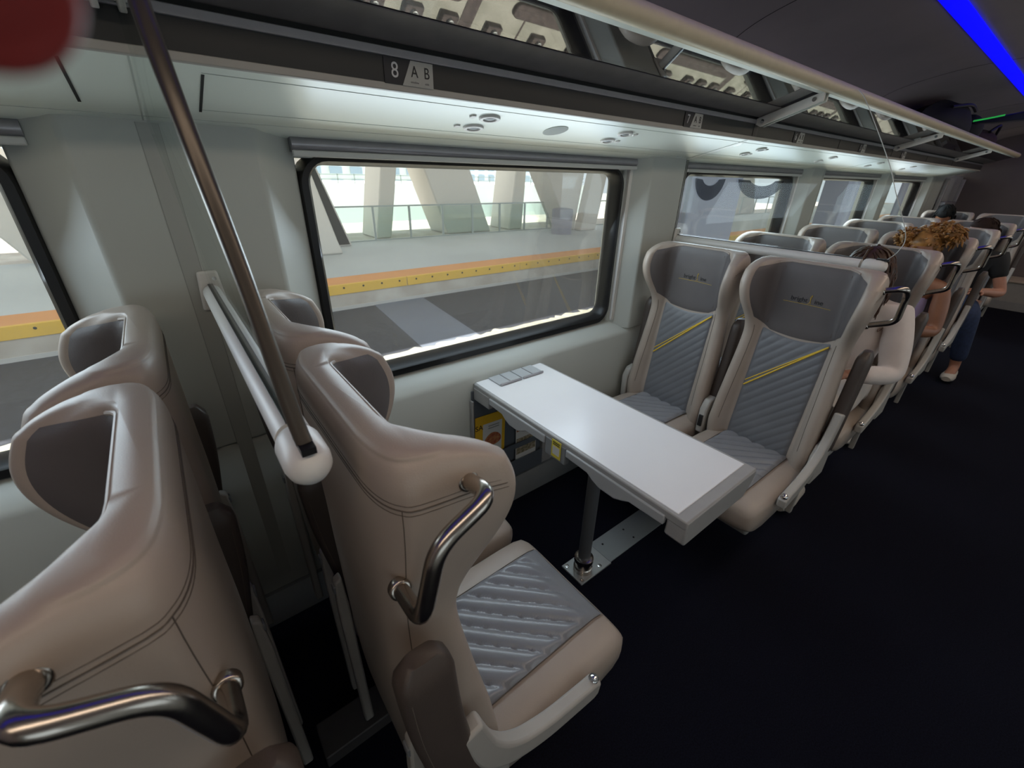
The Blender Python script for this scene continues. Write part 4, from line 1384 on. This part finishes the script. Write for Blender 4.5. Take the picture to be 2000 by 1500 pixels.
# railing
rl = thing('platform_railing', 'grey platform railing with glass panels outside the large window', 'railing', (0, 14.3, ZP))
xs = [4.24 + 1.27 * k for k in range(0, 9)]
MB().box(3.70, 14.35, -0.025, 0.025, 1.03, 1.075).build('top_rail', M['railing'], rl)
MB().box(3.70, 14.35, -0.015, 0.015, 0.0, 0.035).build('bottom_rail', M['railing'], rl)
for k, x in enumerate(xs):
    MB().box(x - 0.03, x + 0.03, -0.03, 0.03, 0, 1.04).build('post', M['railing'], rl)
    if k < 8:
        MB().box(x + 0.05, x + 1.22, -0.004, 0.004, 0.05, 1.02).build('glass_panel', M['rail_glass'], rl)
rl2 = thing('platform_railing', 'second grey railing beyond the bin at the right', 'railing', (0, 14.3, ZP))
MB().box(15.9, 40, -0.025, 0.025, 1.03, 1.075).build('top_rail', M['railing'], rl2)
MB().box(15.9, 40, -0.015, 0.015, 0.0, 0.035).build('bottom_rail', M['railing'], rl2)
for x in np.arange(16.9, 40, 1.9):
    MB().box(x - 0.03, x + 0.03, -0.03, 0.03, 0, 1.04).build('post', M['railing'], rl2)
rl3 = thing('platform_railing', 'low railing far left outside the first window', 'railing', (0, 14.3, ZP))
MB().box(-14, -2.6, -0.025, 0.025, 1.03, 1.075).build('top_rail', M['railing'], rl3)
for x in np.arange(-13.5, -2.6, 1.27):
    MB().box(x - 0.03, x + 0.03, -0.03, 0.03, 0, 1.04).build('post', M['railing'], rl3)
bn = thing('litter_bin', 'round grey litter bin on the platform beside the leaning pillar', 'bin', (12.5, 12.75, ZP))
MB().lathe([(0.40, 0.0), (0.40, 0.30), (0.405, 0.32), (0.405, 0.62), (0.40, 0.64)], (0, 0, 0), 'z', 28).build('body', M['bin'], bn)
MB().lathe([(0.41, 0.62), (0.41, 0.86), (0.39, 0.91), (0.25, 0.94)], (0, 0, 0), 'z', 28).build('lid', M['bin_dark'], bn)

# blue-grey piers between the tracks, seen through the far windows
for lab, xa, xb in (('blue-grey pier filling the left half of the third window', 10.0, 12.45), ('blue-grey pier outside the fourth window', 20.6, 25.4), ('blue-grey pier outside the last window', 31.5, 42.0)):
    tag(MB().box(xa, xb, 6.0, 6.8, ZB - 0.1, 7.0).build('station_pier', M['pier'], bevel=0.03), lab, 'pier', 'blue-grey piers')

# town below and beyond
MB().box(-120, 200, 20, 220, -7.2, -7.0).build('ground', M['ground'], kind='structure')
b1 = thing('warehouse', 'long white low building beyond the platform railing', 'building', (30, 45, -7))
MB().box(-45, 18, 0, 14, 0, 7.35).build('wall', M['building'], b1)
for z in (7.7, 8.1):
    MB().box(-45, 18, 0.2, 0.3, z, z + 0.07).build('roof_rail', M['railing'], b1)
for x in np.arange(-22, 16, 1.6):
    MB().box(x - 0.04, x + 0.04, 0.2, 0.3, 7.0, 8.2).build('rail_post', M['railing'], b1)
b2_ = thing('apartment_block', 'white block with window rows behind the long white building', 'building', (22, 75, -7))
MB().box(-14, 20, 0, 12, 0, 16).build('wall', M['building'], b2_)
for x in np.arange(-12, 18, 3.2):
    for z in (6.2, 8.0, 9.8):
        MB().box(x, x + 1.9, -0.15, 0.0, z, z + 1.0).build('window', M['windowblue'], b2_)
b3 = thing('office_block', 'pale blue block with window rows behind the middle pillar', 'building', (66, 85, -7))
MB().box(-16, 12, 0, 12, 0, 17).build('wall', mat('pale_blue_wall', (0.72, 0.78, 0.88), 0.8), b3)
for x in np.arange(-14, 11, 2.6):
    for z in (5.0, 7.0, 9.0):
        MB().box(x, x + 1.5, -0.15, 0.0, z, z + 1.2).build('window', M['windowblue'], b3)
eq = thing('roof_equipment', 'dark box unit on a low roof beyond the railing', 'equipment', (34, 42, -7))
MB().box(-2.2, 0.6, 0, 2.5, 0, 5.2).build('body', M['building'], eq)
MB().box(-1.1, 0.5, -0.1, 1.4, 5.2, 6.6).build('unit', M['bin_dark'], eq)
